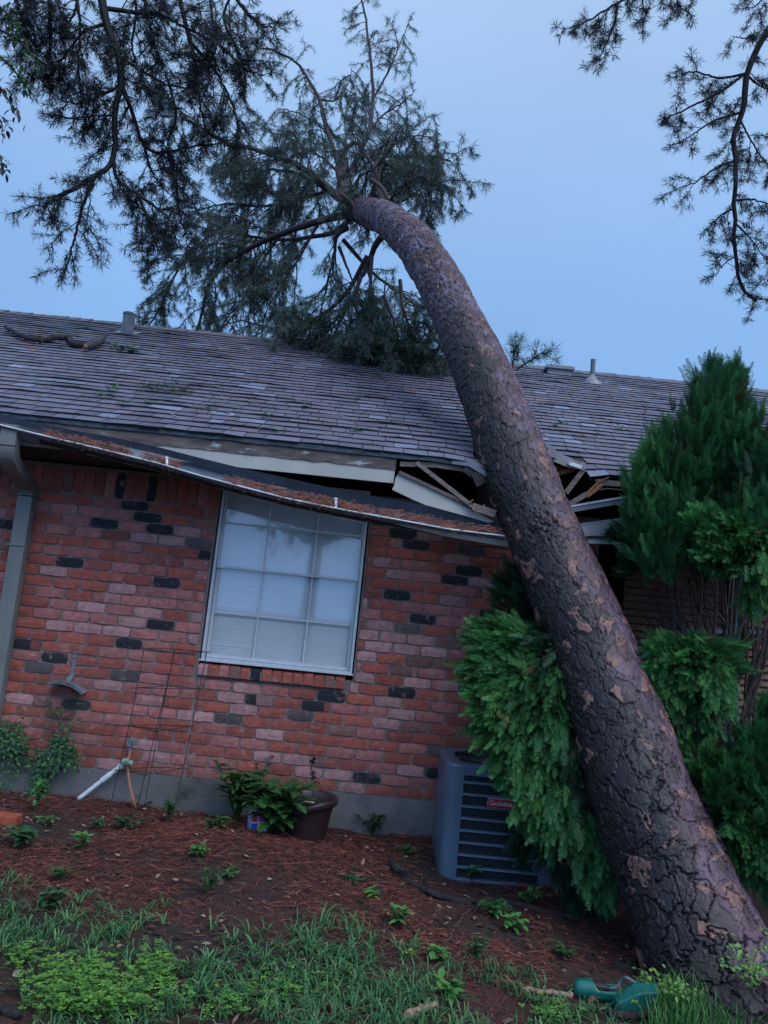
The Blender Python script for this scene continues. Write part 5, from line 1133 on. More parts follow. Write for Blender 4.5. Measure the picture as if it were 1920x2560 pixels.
def pipes():
    o = tag(empty('pvc_pipe', tuple(gp(200, 1995))), 'white plastic drain pipe slanting from the wall tap down into the litter', 'pipe')
    A = at(308, 1910, -.06); B_ = gp(196, 1998); m = MB(); m.tube([A, A * .4 + B_ * .6, B_], .0155, 12); m.build('pipe', M['white'], o)
    c = A * .62 + B_ * .38; d = nv(B_ - A); m = MB(); m.tube([c - d * .035, c + d * .035], .020, 12); m.build('coupling', M['white'], o); m = MB(); m.tube([A - d * .03 + (.01, .0, .01), A + d * .03], .020, 12); m.build('elbow', M['white'], o)
    o = tag(empty('copper_pipe', tuple(gp(340, 2015))), 'tan curved water pipe rising from the ground to the round wall valve', 'pipe')
    P = [at(342, 2025, -.16), at(333, 2000, -.13), at(324, 1960, -.10), at(320, 1920, -.08), at(323, 1890, -.06), at(327, 1872, -.05)]; P[0] = gp(342, 2018) + (0, 0, -.03); m = MB(); m.tube(spline(P, 20), .0105, 8); m.build('pipe', M['copper'], o)
    m = MB(); m.tube([at(326, 1876, -.05), at(327, 1856, -.05)], .014, 8); m.build('sleeve', M['steel'], o)
    m = MB(); p = at(318, 1906, -.09); m.tube([p + (-.035, 0, .006), p + (.04, 0, -.006)], .02, 10); m.tube([p + (0, -.02, .02), p + (0, .03, -.02)], .013, 8); m.build('union', mat('verdigris', (.20, .27, .20), rough=.6, var=.5, vs=40), o)
    o = tag(empty('wall_valve', tuple(at(327, 1858, -.04))), 'round grey tap handle on the brick above the white pipe', 'tap'); c = at(327, 1857, -.06); m = MB(); a = np.linspace(0, 6.2832, 26); m.tube(np.c_[c[0] + .024 * np.cos(a), np.full(26, c[1]), c[2] + .024 * np.sin(a)], .006, 6)
    for t in np.arange(0, 6.28, 1.257): m.beam(c, c + (.024 * math.cos(t), 0, .024 * math.sin(t)), .007, .006, up=(0, 1, 0))
    m.build('handwheel', M['steel'], o); m = MB(); m.tube([c + (0, -.008, 0), c + (0, .055, 0)], .009, 8); m.build('valve_stem', M['steel'], o)
    m = MB(); q = at(333, 1852, -.012); m.add([q + (-.03, 0, -.02), q + (.03, 0, -.025), q + (.035, 0, .02), q + (-.02, 0, .028)], (0, 1, 2, 3)); ob = m.build('mortar_patch', M['mortar'], o); ob.modifiers.new('t', 'SOLIDIFY').thickness = .008
pipes()

def cage():
    o = tag(empty('tomato_cage', tuple(gp(395, 2035))), 'thin rusty wire tomato cage leaning on the brick wall left of the window', 'plant support')
    k = [(360, 1623, -.16), (437, 1630, -.36), (517, 1630, -.16), (437, 1624, -.06)]; b = [(275, 2020, -.30), (340, 2030, -.48), (440, 2010, -.28), (362, 2010, -.22)]
    T_ = [at(*q) for q in k]; Bt = [at(*q) for q in b]; m = MB(); r = .0029
    for i in range(4): m.tube(spline([T_[i], T_[i] * .55 + Bt[i] * .45 + RG.normal(0, .004, 3), Bt[i]], 8), r, 5)
    m.build('upright', M['wire'], o)
    for f in (0, .245, .50, .78):
        m = MB(); Q = [T_[i] * (1 - f) + Bt[i] * f + (0, 0, random.uniform(-.01, .01)) for i in range(4)]
        for i in range(4): d = nv(Q[(i + 1) % 4] - Q[i]) * .025; m.tube([Q[i] - d, Q[(i + 1) % 4] + d], r * .9, 5)
        m.build('ring', M['wire'], o)
cage()

def teal():
    c = gp(1500, 2495); o = tag(empty('cord_cover', tuple(c)), 'teal plastic cover with black plug and grey cable, in grass by the trunk base', 'cord cover')
    A = gp(1432, 2487) + (0, 0, .03); B_ = gp(1545, 2502) + (0, 0, .035); d = nv(B_ - A); s_ = nv(np.cross(d, (0, 0, 1))); u = np.cross(s_, d)
    m = MB(); n = 20; P = []     # long half shell, open on top in the middle
    Ls = np.linalg.norm(B_ - A)
    for i in range(n + 1):
        t = i / n; r = .038 * (1 - (1 - min(1, t / .14)) ** 2) ** .5 if t < .14 else .038 + .004 * t
        op = 0 if t < .42 else min(1, (t - .42) / .10); a0 = rad(-180 + 0) ; 
        for k in range(17):
            a = rad(90 + (70 * op) + (360 - 140 * op) * k / 16); P.append(A + d * Ls * t + (s_ * math.cos(a) + u * math.sin(a)) * max(.004, r))
    i = np.arange(n)[:, None] * 17 + np.arange(16)[None]; i = i.ravel(); m.add(P, np.stack([i, i + 1, i + 18, i + 17], -1)); ob = m.build('shell', M['teal'], o, True); ob.modifiers.new('t', 'SOLIDIFY').thickness = .003
    # wedge box on the right with a screw
    C1 = gp(1535, 2520) + (0, 0, .0); C2 = gp(1642, 2512) + (0, 0, .0); m = MB(); f = np.array([0, -1., 0]); V = []
    for p, hh, dd in ((C1, .045, .045), ((C1 * .55 + C2 * .45), .10, .075), (C2, .09, .06)):
        V += [p + f * dd, p + f * dd * .85 + (0, 0, hh * .8), p + (0, 0, hh), p - f * .04 + (0, 0, hh * .8), p - f * .05]
    F = []
    for q in (0, 1):
        for k in range(4): F.append((q * 5 + k, q * 5 + 5 + k, q * 5 + 6 + k, q * 5 + k + 1))
    m.add(V, F); m.F.append((np.array([[0, 1, 2, 3, 4], [14, 13, 12, 11, 10]]), np.ones((2, 3)), 0)); w_ = m.build('hinged_half', M['teal'], o); bv = w_.modifiers.new('b', 'BEVEL'); bv.width = .006; bv.segments = 2
    m = MB(); p = C1 * .22 + C2 * .78 + (0, -.070, .055); m.tube([p, p + (0, -.004, 0)], .008, 10); m.build('screw', M['ventm'], o)
    m = MB(); p = C1 * .75 + C2 * .25 + (0, -.068, .052)
    for k in range(3): m.add([p + (k * .010, -.004, 0), p + (k * .010 + .006, -.0045, .001), p + (k * .010 + .010, -.0045, .012), p + (k * .010 + .004, -.004, .012)], (0, 1, 2, 3), (.5, .5, .02))
    m.build('yellow_mark', mat('yellow mark', (.45, .50, .04), rough=.5), w_)
    m = MB(); pp = A + d * Ls * .50 + u * .012; m.tube([pp - d * .02, pp + d * .025, pp + d * .06], [.026, .026, .010], 14); m.build('plug', M['black'], o, False)
    m = MB(); m.tube([pp - d * .028, pp - d * .019], .0275, 14, (.5, .10, .12)); m.build('plug_band', mat('pink band', (.50, .12, .16), rough=.5), o)
    m = MB(); q = C1 * .6 + C2 * .4 + (0, 0, .09); m.tube(spline([pp + d * .05, pp + d * .09 + u * .008, pp + d * .12 + u * .045, q + (-.02, .01, .02), q + (.03, .02, -.005)], 16), .0075, 8); m.build('cable', M['post'], o, True)
teal()

# ------------------------------------------------------------------ limbs, sticks
def stick(name, label, pts, r, col=(.05, .035, .033), cat='stick', group=None, lift=0., mat_=None, n=24, jit=.006, twigs=0):
    P = np.array([p if len(p) == 3 and not isinstance(p, tuple) else gp(*p) for p in pts]); P[:, 2] += lift + (r if np.isscalar(r) else r[0]) * .7
    P = spline(P, n) + RG.normal(0, jit, (n, 3)) * [1, 1, .4]; o = tag(empty(name, tuple(P[0])), label, cat, group); m = MB(); m.tube(P, r, 8, col)
    for k in range(twigs):
        p = P[random.randint(3, n - 3)]; d = nv(RG.normal(0, 1, 3) * [1, 1, .3] + [0, 0, .35]); Lg = random.uniform(.06, .2); m.tube(spline([p, p + d * Lg * .5, p + d * Lg + (0, 0, -.02)], 5), [.003, .0015], 4, col)
    m.build('wood', mat_ or M['limb'], o); return o
stick('fallen_branch', 'crooked black branch lying across the litter from the air conditioner to the trunk', [(980, 2172), (1005, 2200), (1060, 2230), (1130, 2255), (1200, 2262), (1290, 2268), (1380, 2290), (1440, 2305)], [.022, .012], (.022, .017, .018), 'branch', twigs=7)
stick('fallen_branch', 'dark hooked branch end rising beside the lower left of the air conditioner', [(1010, 2205), (985, 2185), (978, 2168)], [.024, .012], (.025, .02, .02), 'branch', lift=.03)
stick('fallen_twig', 'dark forked twig arching over the grass in the middle foreground', [(475, 2445), (490, 2392), (560, 2400), (640, 2410), (720, 2400), (770, 2368)], [.006, .003], (.03, .022, .022), 'twig', twigs=2, lift=.02)
stick('fallen_twig', 'thin dark twig at the left edge of the foreground grass', [(0, 2493), (60, 2490), (120, 2505), (150, 2515)], [.006, .003], (.03, .022, .022), 'twig', lift=.02)
stick('fallen_twig', 'dark curved twig on the litter edge left of centre', [(310, 2275), (360, 2310), (410, 2345), (470, 2350)], [.007, .003], (.03, .022, .022), 'twig', twigs=2)
stick('fallen_twig', 'black twig leaning on the foundation beside the tan pipe', [(350, 2030), (380, 2015), (425, 1995)], [.007, .003], (.02, .016, .016), 'twig', lift=.03, twigs=3)
stick('fallen_twig', 'short dark twig on the litter below the brown pot', [(800, 2135), (835, 2150), (865, 2165)], [.007, .004], (.03, .022, .022), 'twig')
stick('fallen_twig', 'long thin bare twig slanting in front of the air conditioner litter', [(1115, 2370), (1150, 2310), (1200, 2260)], [.0035, .002], (.10, .065, .06), 'twig', lift=.02)
stick('pale_stick', 'pale peeled stick left of the teal cover', [(1305, 2478), (1350, 2485), (1430, 2492)], [.008, .012], (.32, .20, .14), 'stick', lift=.005)
stick('pale_stick', 'pale broken stick in the bottom middle grass', [(1010, 2560), (1050, 2545), (1085, 2532)], [.016, .010], (.34, .22, .14), 'stick', lift=.02)
stick('fallen_branch', 'dark bark covered limb lying under the teal cover', [(1520, 2540), (1580, 2548), (1640, 2530)], [.018, .014], (.05, .03, .03), 'branch')
stick('fallen_twig', 'short black stick half buried at the far left grass edge', [(-10, 2530), (20, 2540), (45, 2550)], [.02, .012], (.018, .015, .015), 'twig')
# fallen limb on the roof
def onroof(px, py, up=.0):
    d = ray(px, py); n_ = nv((0, -SLP, 1)); p0 = np.array([0, EY, EZ]); t = ((p0 - CO) @ n_) / (d @ n_); return CO + d * t + n_ * (up + .015)
S4 = lambda x, y: (x / 4.1475, 770 + y / 4.1475)
lim = tag(empty('fallen_limb', tuple(onroof(120, 860))), 'crooked dark limb with a broken end lying on the shingles at upper left', 'branch')
m = MB(); P = spline([onroof(*S4(*q), .035) for q in ((55, 245), (130, 290), (230, 340), (330, 375), (430, 380), (560, 362), (690, 358), (725, 372), (765, 425), (860, 432), (960, 425), (1040, 400))], 50); P += RG.normal(0, .004, P.shape); m.tube(P, [.016, .028, .030, .034, .032, .026], 9, (.022, .016, .018)); m.build('limb', M['limb'], lim)
m = MB(); P = spline([onroof(*S4(*q), .05) for q in ((890, 468), (950, 450), (1020, 420), (1070, 370), (1105, 330))], 16); m.tube(P, [.026, .034, .030, .014], 9, (.05, .04, .042)); m.build('broken_fork', M['limb'], lim)
m = MB(); p = P[0]; m.tube([p, p + nv(P[0] - P[1]) * .02], [.024, .015], 8, (.42, .22, .12)); m.build('broken_end', M['splint'], lim)
m = MB(); P = spline([onroof(*S4(*q), .02) for q in ((1085, 380), (1180, 420), (1290, 465), (1360, 480))], 8); m.tube(P, .005, 5, (.05, .04, .03))
for k in range(34):
    c = P[random.choice((3, 4, 6, 6, 7, 7))] + RG.normal(0, .035, 3) * [1, 1, .2]; leaf(m, c, nv([random.uniform(-1, 1), random.uniform(-1, 1), .25]), (0, 0, 1), .07, .03, random.choice(BRT) if k % 2 else random.choice(GR))
m.build('leafy_twig', M['leaf'], lim)
# debris on the shingles
bt = Bough(needle=.09, nn=26, droop=.1, wn=.005, cols=[(.05, .085, .045)]); c = onroof(408, 985, .02); P = [c + (-.16, -.02, .01), c, c + (.17, .03, .02)]; bt.wood.tube(spline(P, 8), .005, 5, (.05, .04, .03))
for t in np.linspace(0, 1, 8): bt.T.append(np.r_[P[0] * (1 - t) + P[2] * t, nv((1, .2, .3)), .9])
o = tag(empty('pine_sprig', tuple(c)), 'tuft of green pine needles lying on the shingles above the window', 'branch'); bt.wood.build('twig', M['twig'], o); bt.leaves('needles', o)
bt = Bough(needle=.07, nn=20, droop=.1, wn=.004, cols=[(.06, .10, .04)]); c = onroof(512, 1036, .02)
for t in np.linspace(0, 1, 4): bt.T.append(np.r_[c + (t * .14 - .07, 0, .01), nv((1, .2, .3)), .8])
P = spline([c + (-.1, -.03, 0), c + (.08, -.01, 0), c + (.2, .1, .01), c + (.30, .16, .02)], 8); bt.wood.tube(P, .004, 5, (.03, .025, .025)); bt.wood.tube([P[3], P[3] + (.16, -.03, .01)], .003, 5, (.03, .025, .025))
o = tag(empty('pine_sprig', tuple(c)), 'small needle tuft with a forked twig low on the shingles over the window', 'branch'); bt.wood.build('twig', M['twig'], o); bt.leaves('needles', o)
LFL = ['pale pair of leaves left of the needle tuft on the shingles', 'darker leaf scrap just above the pale pair on the shingles', 'leaf scrap below the needle tuft on the shingles', 'pale green scrap high in the middle of the roof', 'dark leaf scrap over the window near the eave', 'leaf scrap at the very eave above the window', 'dark scrap on the upper shingles left of the trunk', 'bright leaf scrap near the eave left of the trunk', 'leaf scrap on the shingles just right of the trunk', 'tiny scrap on the shingles near the tall thuja', 'leaf scrap close beside the right edge of the trunk on the roof', 'tiny pale scrap below the dark leaf scrap, left on the roof']
for k, (px, py) in enumerate(((262, 996), (279, 982), (382, 1013), (765, 1022), (675, 1050), (673, 1080), (895, 1000), (895, 1082), (1395, 1070), (1550, 1075), (1405, 1060), (320, 1018))):
    c = onroof(px, py, .012); o = tag(empty('fallen_leaf', tuple(c)), LFL[k], 'leaf', 'leaf scraps on the shingles'); m = MB()
    for q in range(4): leaf(m, c + RG.normal(0, .01, 3) * [1, 1, .2], nv([random.uniform(-1, 1), random.uniform(-.6, .8), .5 * random.random()]), (0, -.4, 1), random.uniform(.05, .09), .035, random.choice(GR + BRT))
    m.build('blade', M['leaf'], o)
m = MB()
for k in range(260):
    p = onroof(random.uniform(0, 1500), random.uniform(870, 1140), .004)
    if p[1] > RY or p[1] < EY + .05 or p[0] > 4.6: continue
    d = nv([random.uniform(-1, 1), random.uniform(-.4, .4), 0]); d[2] = d[1] * SLP; w_ = np.array((0, .8, .5)) * random.uniform(.0015, .004); Lg = random.uniform(.03, .12)
    m.add([p - d * Lg - w_, p + d * Lg - w_, p + d * Lg + w_, p - d * Lg + w_], (0, 1, 2, 3), random.choice([(.05, .04, .04), (.16, .09, .07), (.03, .025, .025), (.28, .25, .24)]))
tag(m.build('roof_litter', M['straw']), kind='stuff', label='loose needles and bark chips scattered over the shingles', cat='debris')
m = MB(); P = spline([onroof(740, 955, .03), onroof(760, 975, .02), onroof(800, 972, .02), onroof(860, 975, .02)], 12)
for nm, lab, q in (('fallen_twig', 'long thin bare twig lying across the middle of the shingles', ((430, 956), (450, 972), (478, 970), (520, 972), (560, 985))), ('fallen_twig', 'curved bare twig standing out against the shingles left of the tall thuja', ((1618, 1020), (1610, 1045), (1615, 1065), (1630, 1075))), ('fallen_twig', 'tangled little twig on the shingles just left of the trunk', ((1045, 1035), (1060, 1050), (1075, 1052), (1090, 1060)))):
    Pq = spline([onroof(a, b, .02) for a, b in q], 12); m = MB(); m.tube(Pq, [.005, .0025], 5, (.03, .024, .024)); o = tag(empty(nm, tuple(Pq[0])), lab, 'twig'); m.build('wood', M['twig'], o)
lg = [at(a, b, 3.3) for a, b in ((925, 905), (970, 902), (1010, 895), (1052, 890))]
m = MB(); P = spline([onroof(a, b, .06) for a, b in ((920, 898), (965, 903), (1010, 900), (1055, 893))], 14); m.tube(P, [.05, .045, .035], 8, (.06, .042, .042)); o = tag(empty('fallen_limb', tuple(P[0])), 'thick broken limb lying near the ridge under the green boughs', 'branch'); m.build('limb', M['limb'], o); m = MB(); m.tube([P[-1], P[-1] + nv(P[-1] - P[-2]) * .02], [.035, .02], 8, (.45, .26, .15)); m.build('broken_end', M['splint'], o)

# ------------------------------------------------------------------ ground cover
PATCHES = [(150, 2470, .9), (560, 2300, .5)]
def lawn_edge(px):  # photo row where the grass begins, by column
    return np.interp(px, [-300, 0, 300, 480, 650, 800, 1000, 1200, 1400, 1550, 1920, 2200], [2210, 2215, 2250, 2290, 2270, 2280, 2330, 2400, 2450, 2490, 2450, 2450])
def project(P):
    v = P - CO; d = v @ CF; return 960 + FPX * (v @ CR) / d, 1280 - FPX * (v @ CU) / d
def lawn():
    # tufts: groups of arching blades with litter showing between them
    nt_ = 13000; X = RG.uniform(-1.2, 5.4, nt_); Y = RG.uniform(-3.9, -1.1, nt_); px, py = project(np.c_[X, Y, gz(X, Y)])
    nz_ = vnoise(np.mod(X, 6.28), Y + 20, 18, 3.2, 31); n2 = vnoise(np.mod(X, 6.28), Y + 20, 60, 10, 32)
    pr = np.clip((py - lawn_edge(px) + (nz_ - .5) * 190) / 170, 0, 1) * np.clip((nz_ * .6 + n2 * .5 - .25) * 2.6, .05, 1); k = RG.random(nt_) < pr * .85; X, Y = X[k], Y[k]; sz = RG.uniform(.6, 1.15, len(X)); tn = RG.uniform(.75, 1.3, len(X)); nb = RG.integers(5, 13, len(X))
    j = np.repeat(np.arange(len(X)), nb); n = len(j); a = RG.uniform(0, 6.283, n); ro = RG.uniform(0, .018, n)
    x = X[j] + np.cos(a) * ro; y = Y[j] + np.sin(a) * ro; h = RG.uniform(.025, .075, n) * sz[j]; ln = RG.uniform(.5, 1.7, n) * h; w_ = RG.uniform(.0018, .0036, n)
    d = np.stack([np.cos(a), np.sin(a), a * 0], 1); s_ = np.stack([-np.sin(a), np.cos(a), a * 0], 1); b = np.c_[x, y, gz(x, y) - .004]
    m1 = b + d * (ln * .3)[:, None] + np.c_[a * 0, a * 0, h * .65]; m2 = b + d * (ln * .75)[:, None] + np.c_[a * 0, a * 0, h * .9]; tp = b + d * (ln * 1.3)[:, None] + np.c_[a * 0, a * 0, h * .7]
    V = np.stack([b - s_ * w_[:, None], b + s_ * w_[:, None], m1 - s_ * w_[:, None], m1 + s_ * w_[:, None], m2 - s_ * w_[:, None] * .8, m2 + s_ * w_[:, None] * .8, tp], 1).reshape(-1, 3)
    k = np.arange(n)[:, None] * 7; cs = np.array([(.055, .17, .065), (.08, .22, .08), (.04, .12, .05), (.12, .24, .07), (.20, .20, .10)])[RG.choice(5, n, p=[.34, .28, .18, .16, .04])] * (tn[j] * RG.uniform(.75, 1.25, n))[:, None]
    m = MB(); m.add(V, np.concatenate([k + [0, 1, 3, 2], k + [2, 3, 5, 4]]), np.concatenate([cs, cs])); m.F.append((k + [4, 5, 6], cs, 0)); tag(m.build('lawn_grass', M['grass']), kind='stuff', label='short wet lawn grass across the foreground', cat='grass')
lawn()
def straw():
    n = 90000; X = RG.uniform(-1.2, 4.3, n); Y = -RG.random(n) ** .9 * 2.6 - .02; Z = gz(X, Y) + RG.uniform(.002, .018, n); px, py = project(np.c_[X, Y, Z])
    nz_ = vnoise(np.mod(X, 6.28), Y + 20, 10, 1.6, 41); pr = np.clip((lawn_edge(px) + 110 - py) / 140, .12, 1) * np.clip((nz_ - .22) * 3, .12, 1); pr = np.where((px > 1380) & (py > 2150), pr * .25, pr)
    keep = RG.random(n) < pr; X, Y, Z = X[keep], Y[keep], Z[keep]; n = len(X)
    a = RG.uniform(0, 6.283, n) ; L_ = RG.uniform(.025, .065, n); d = np.stack([np.cos(a), np.sin(a), RG.normal(0, .12, n)], 1) * L_[:, None]; s_ = np.stack([-np.sin(a), np.cos(a), RG.normal(0, .5, n)], 1) * RG.uniform(.0006, .0014, n)[:, None]
    c = np.c_[X, Y, Z]; V = np.stack([c - d, c - s_ + (0, 0, .004), c + d, c + s_ + (0, 0, .004)], 1).reshape(-1, 3)
    cs = np.array([(.225, .052, .036), (.28, .078, .052), (.11, .032, .026), (.32, .15, .11), (.04, .02, .02)])[RG.choice(5, n, p=[.34, .2, .24, .05, .17])] * RG.uniform(.7, 1.25, (n, 1))
    m = MB(); m.add(V, np.arange(n * 4).reshape(-1, 4), cs); tag(m.build('pine_straw', M['straw']), kind='stuff', label='rust red pine straw covering the bed along the house wall', cat='pine needles')
    n = 2600; m = MB()
    X = RG.uniform(-1.1, 4.0, n); Y = RG.uniform(-2.9, -.05, n); Z = gz(X, Y)
    for x, y, z in zip(X, Y, Z):
        L_ = random.uniform(.015, .05); leaf(m, np.array([x, y, z + random.uniform(.004, .02)]), nv([random.uniform(-1, 1), random.uniform(-1, 1), random.uniform(-.1, .35)]), (RG.normal(0, .3), RG.normal(0, .3), 1), L_, L_ * .5, random.choices([(.14, .065, .045), (.07, .035, .028), (.24, .15, .11), (.03, .022, .02), (.30, .22, .18)], (5, 7, 3, 7, 1.4))[0], fold=random.uniform(-.5, .6))
    tag(m.build('dead_leaves', M['straw']), kind='stuff', label='brown dead leaves and bark scraps scattered in the litter', cat='leaves')
straw()
def clover():
    m = MB()
    for cx, cy, rx, ry, n in ((200, 2475, 120, 50, 460), (390, 2450, 50, 60, 220), (700, 2490, 110, 40, 120), (60, 2400, 60, 35, 90), (240, 2530, 160, 30, 330), (560, 2530, 60, 25, 60), (1380, 2550, 60, 20, 60)):
        for _ in range(n):
            p = gp(random.gauss(cx, rx * .55), random.gauss(cy, ry * .55)); h = random.uniform(.02, .085) * (1.0 if n > 250 else .7); top = p + (random.gauss(0, .01), random.gauss(0, .01), h); a0 = random.uniform(0, 6.28); cc = random.choices([(.15, .34, .06), (.12, .28, .06), (.20, .40, .06), (.07, .18, .05)], (4, 4, 2, 3))[0]
            m.add([p + (-.0008, 0, 0), p + (.0008, 0, 0), top + (.0008, 0, 0), top + (-.0008, 0, 0)], (0, 1, 2, 3), (.08, .18, .04)); R_ = random.uniform(.008, .015)
            for k in range(3):
                a = a0 + k * 2.094; d = np.array([math.cos(a), math.sin(a), random.uniform(-.15, .3)]); s_ = np.array([-math.sin(a), math.cos(a), 0]) * R_ * .62
                m.add([top, top + d * R_ * .75 - s_, top + d * R_ * 1.25 - s_ * .6, top + d * R_ * 1.05, top + d * R_ * 1.25 + s_ * .6, top + d * R_ * .75 + s_], [(0, 1, 2, 3), (0, 3, 4, 5)], np.array(cc) * random.uniform(.85, 1.15))
    tag(m.build('clover', M['leaf']), kind='stuff', label='bright yellow green clover patches in the foreground lawn', cat='clover')
clover()
# single weeds that can be told apart
W = [('leafy_weed', 'rosette of broad green leaves at the left edge of the litter', (52, 2120), .10, .10, 6, 5, .075, .035, GR), ('leafy_weed', 'upright lime green sprig near the left foundation', (85, 2030), .19, .06, 5, 6, .05, .025, BRT),
     ('leafy_weed', 'small bright green sprig between the left rosette and the white pipe', (115, 2065), .05, .06, 4, 4, .045, .02, BRT), ('leafy_weed', 'pointed leafy sprig standing alone on the litter below the wire cage', (205, 2125), .085, .04, 3, 4, .06, .025, BRT),
     ('leafy_weed', 'round bright green sprout on the red litter left of the pot', (495, 2150), .08, .06, 7, 5, .045, .018, BRT), ('leafy_weed', 'dull green weed tangle at the foot of the wire cage', (310, 2075), .09, .16, 8, 7, .04, .025, DG + GR),
     ('leafy_weed', 'tall narrow green weed right of the tan pipe', (420, 2060), .15, .07, 6, 7, .045, .025, GR), ('leafy_weed', 'broad pale leaves low on the litter left of the bottle', (540, 2075), .07, .09, 6, 4, .06, .035, GR),
     ('leafy_weed', 'green lobed seedling in the grass at lower left', (125, 2275), .09, .07, 5, 4, .06, .035, GR), ('leafy_weed', 'thin grassy weed in the centre of the red litter', (515, 2240), .15, .05, 5, 5, .06, .014, GR),
     ('leafy_weed', 'leafy shoot of fallen twig left of the small pointed sprout in the right litter', (1290, 2330), .07, .07, 5, 4, .06, .03, BRT), ('leafy_weed', 'pointed bright sprout on the litter below the air conditioner left corner', (990, 2320), .09, .06, 5, 4, .06, .026, BRT),
     ('leafy_weed', 'two round fresh leaves at the air conditioner front corner', (1180, 2205), .085, .05, 4, 2, .07, .038, BRT), ('leafy_weed', 'spray of small dark green leaves along the fallen black branch', (1230, 2285), .06, .16, 9, 6, .05, .025, GR),
     ('leafy_weed', 'leafy sprig on the black branch right of the spray', (1320, 2270), .10, .06, 4, 4, .06, .026, BRT), ('leafy_weed', 'dark green weed below the right litter sprays', (1190, 2400), .10, .06, 5, 6, .04, .02, GR),
     ('leafy_weed', 'little yellow green seedling left of the right litter weed', (1020, 2395), .035, .03, 3, 3, .03, .018, [(.2, .3, .04)]), ('leafy_weed', 'lime sprout beside the yellow green seedling', (1095, 2410), .06, .05, 4, 3, .05, .028, BRT),
     ('leafy_weed', 'broad leaved green weed in the shade left of the trunk base', (1420, 2400), .07, .07, 5, 3, .045, .028, GR), ('leafy_weed', 'pointed leafy weed rising from the right foreground grass', (1130, 2495), .07, .07, 5, 4, .08, .03, BRT),
     ('leafy_weed', 'dark low weed at the foundation right of the pot', (880, 2205), .03, .09, 5, 4, .04, .02, GR), ('leafy_weed', 'leaning pair of green leaves on litter in the middle right', (930, 2245), .04, .05, 4, 3, .055, .022, BRT), ('leafy_weed', 'grassy green tuft on the litter below the hose hanger', (150, 2205), .07, .08, 7, 4, .07, .012, GR),
     ('leafy_weed', 'small weed under the lobed bush stem', (570, 2200), .06, .05, 4, 4, .045, .022, GR), ('leafy_weed', 'small weed left of the tall narrow weed', (245, 2075), .06, .04, 4, 4, .045, .02, GR), ('leafy_weed', 'low leafy weed in front of the air conditioner left side', (1005, 2135), .05, .09, 5, 5, .05, .018, GR)]
for nm, lab, (px, py), h, sp_, ns_, nl_, Lg, Wd, cs in W: plant(nm, lab, gp(px, py), h * 1.05, sp_ * 1.1, ns_ + 1, nl_ + 1, Lg * 1.0, Wd * 1.1, cs)
# wall vine, left
def vine():
    o = tag(empty('wall_vine', tuple(gp(60, 1985))), 'ferny green vine climbing the brick and foundation at the far left', 'vine'); m = MB(); s_ = MB()
    for (x0, y0, x1, y1, n) in ((140, 1860, 165, 1900, 70), (120, 1880, 70, 2000, 90), (140, 1850, 190, 1915, 60), (10, 1830, 60, 1870, 70), (0, 1860, 30, 1900, 70), (110, 1925, 90, 2000, 60), (50, 1820, 20, 1960, 60), (150, 1870, 130, 1930, 60), (60, 1900, 120, 1915, 50), (-40, 1800, 20, 1850, 60), (130, 1780, 175, 1830, 14)):
        P = spline([at(x0, y0, -.04), at((x0 + x1) / 2 + 8, (y0 + y1) / 2 - 6, -.07), at(x1, y1, -.10)], 10); s_.tube(P, .002, 4, (.06, .06, .03))
        for _ in range(n * 2): leaf(m, P[random.randint(0, 9)] + RG.normal(0, .032, 3) * [1, .6, 1], nv([random.uniform(-1, 1), -.5, random.uniform(-1, .4)]), (0, -1, .3), random.uniform(.02, .045), .022, random.choice([(.03, .10, .03), (.045, .14, .035), (.025, .07, .03)]), lobes=1)
    m.build('leaves', M['leaf'], o); s_.build('stem', M['twig'], o)
vine()
# seed-podded weeds at the trunk foot
def podweed(label, paths, n):
    o = tag(empty('pod_weed', tuple(paths[0][0])), label, 'weed'); m = MB(); s_ = MB()
    for a, b in paths:
        P = spline([a, a * .5 + b * .5 + (0, 0, .03), b], 12); s_.tube(P, [.0025, .0012], 4, (.10, .18, .04))
        for _ in range(n):
            p = P[random.randint(2, 11)] + RG.normal(0, .012, 3)
            if random.random() < .14: d = nv(RG.normal(0, 1, 3) + [0, 0, .8]); m.add([p, p + d * .012 + (.002, 0, 0), p + d * .028, p + d * .012 - (.002, 0, 0)], (0, 1, 2, 3), (.30, .34, .12))
            else: leaf(m, p, RG.normal(0, 1, 3) + [0, 0, .3], (0, -.5, 1), random.uniform(.014, .026), .015, random.choice([(.13, .28, .05), (.17, .32, .06), (.09, .2, .05)]))
    m.build('leaves', M['leaf'], o); s_.build('stem', M['leaf'], o)
g0 = gp(1720, 2525); podweed('yellow green weed with small seed pods arching over the teal cover', [(g0 + (random.uniform(-.05, .1), random.uniform(-.05, .05), 0), atd(x, y, 3.15)) for x, y in ((1580, 2440), (1600, 2430), (1625, 2422), (1645, 2430), (1670, 2445), (1690, 2470), (1665, 2470), (1700, 2490))], 20)
g0 = gp(1905, 2500); podweed('taller yellow green weed with seed pods against the trunk at the right edge', [(g0 + (random.uniform(-.1, .1), random.uniform(-.05, .05), 0), atd(x, y, 2.95)) for x, y in ((1820, 2340), (1840, 2370), (1870, 2390), (1850, 2420), (1900, 2360), (1915, 2330), (1890, 2410), (1930, 2400), (1960, 2350), (1815, 2400), (1880, 2440))], 20)
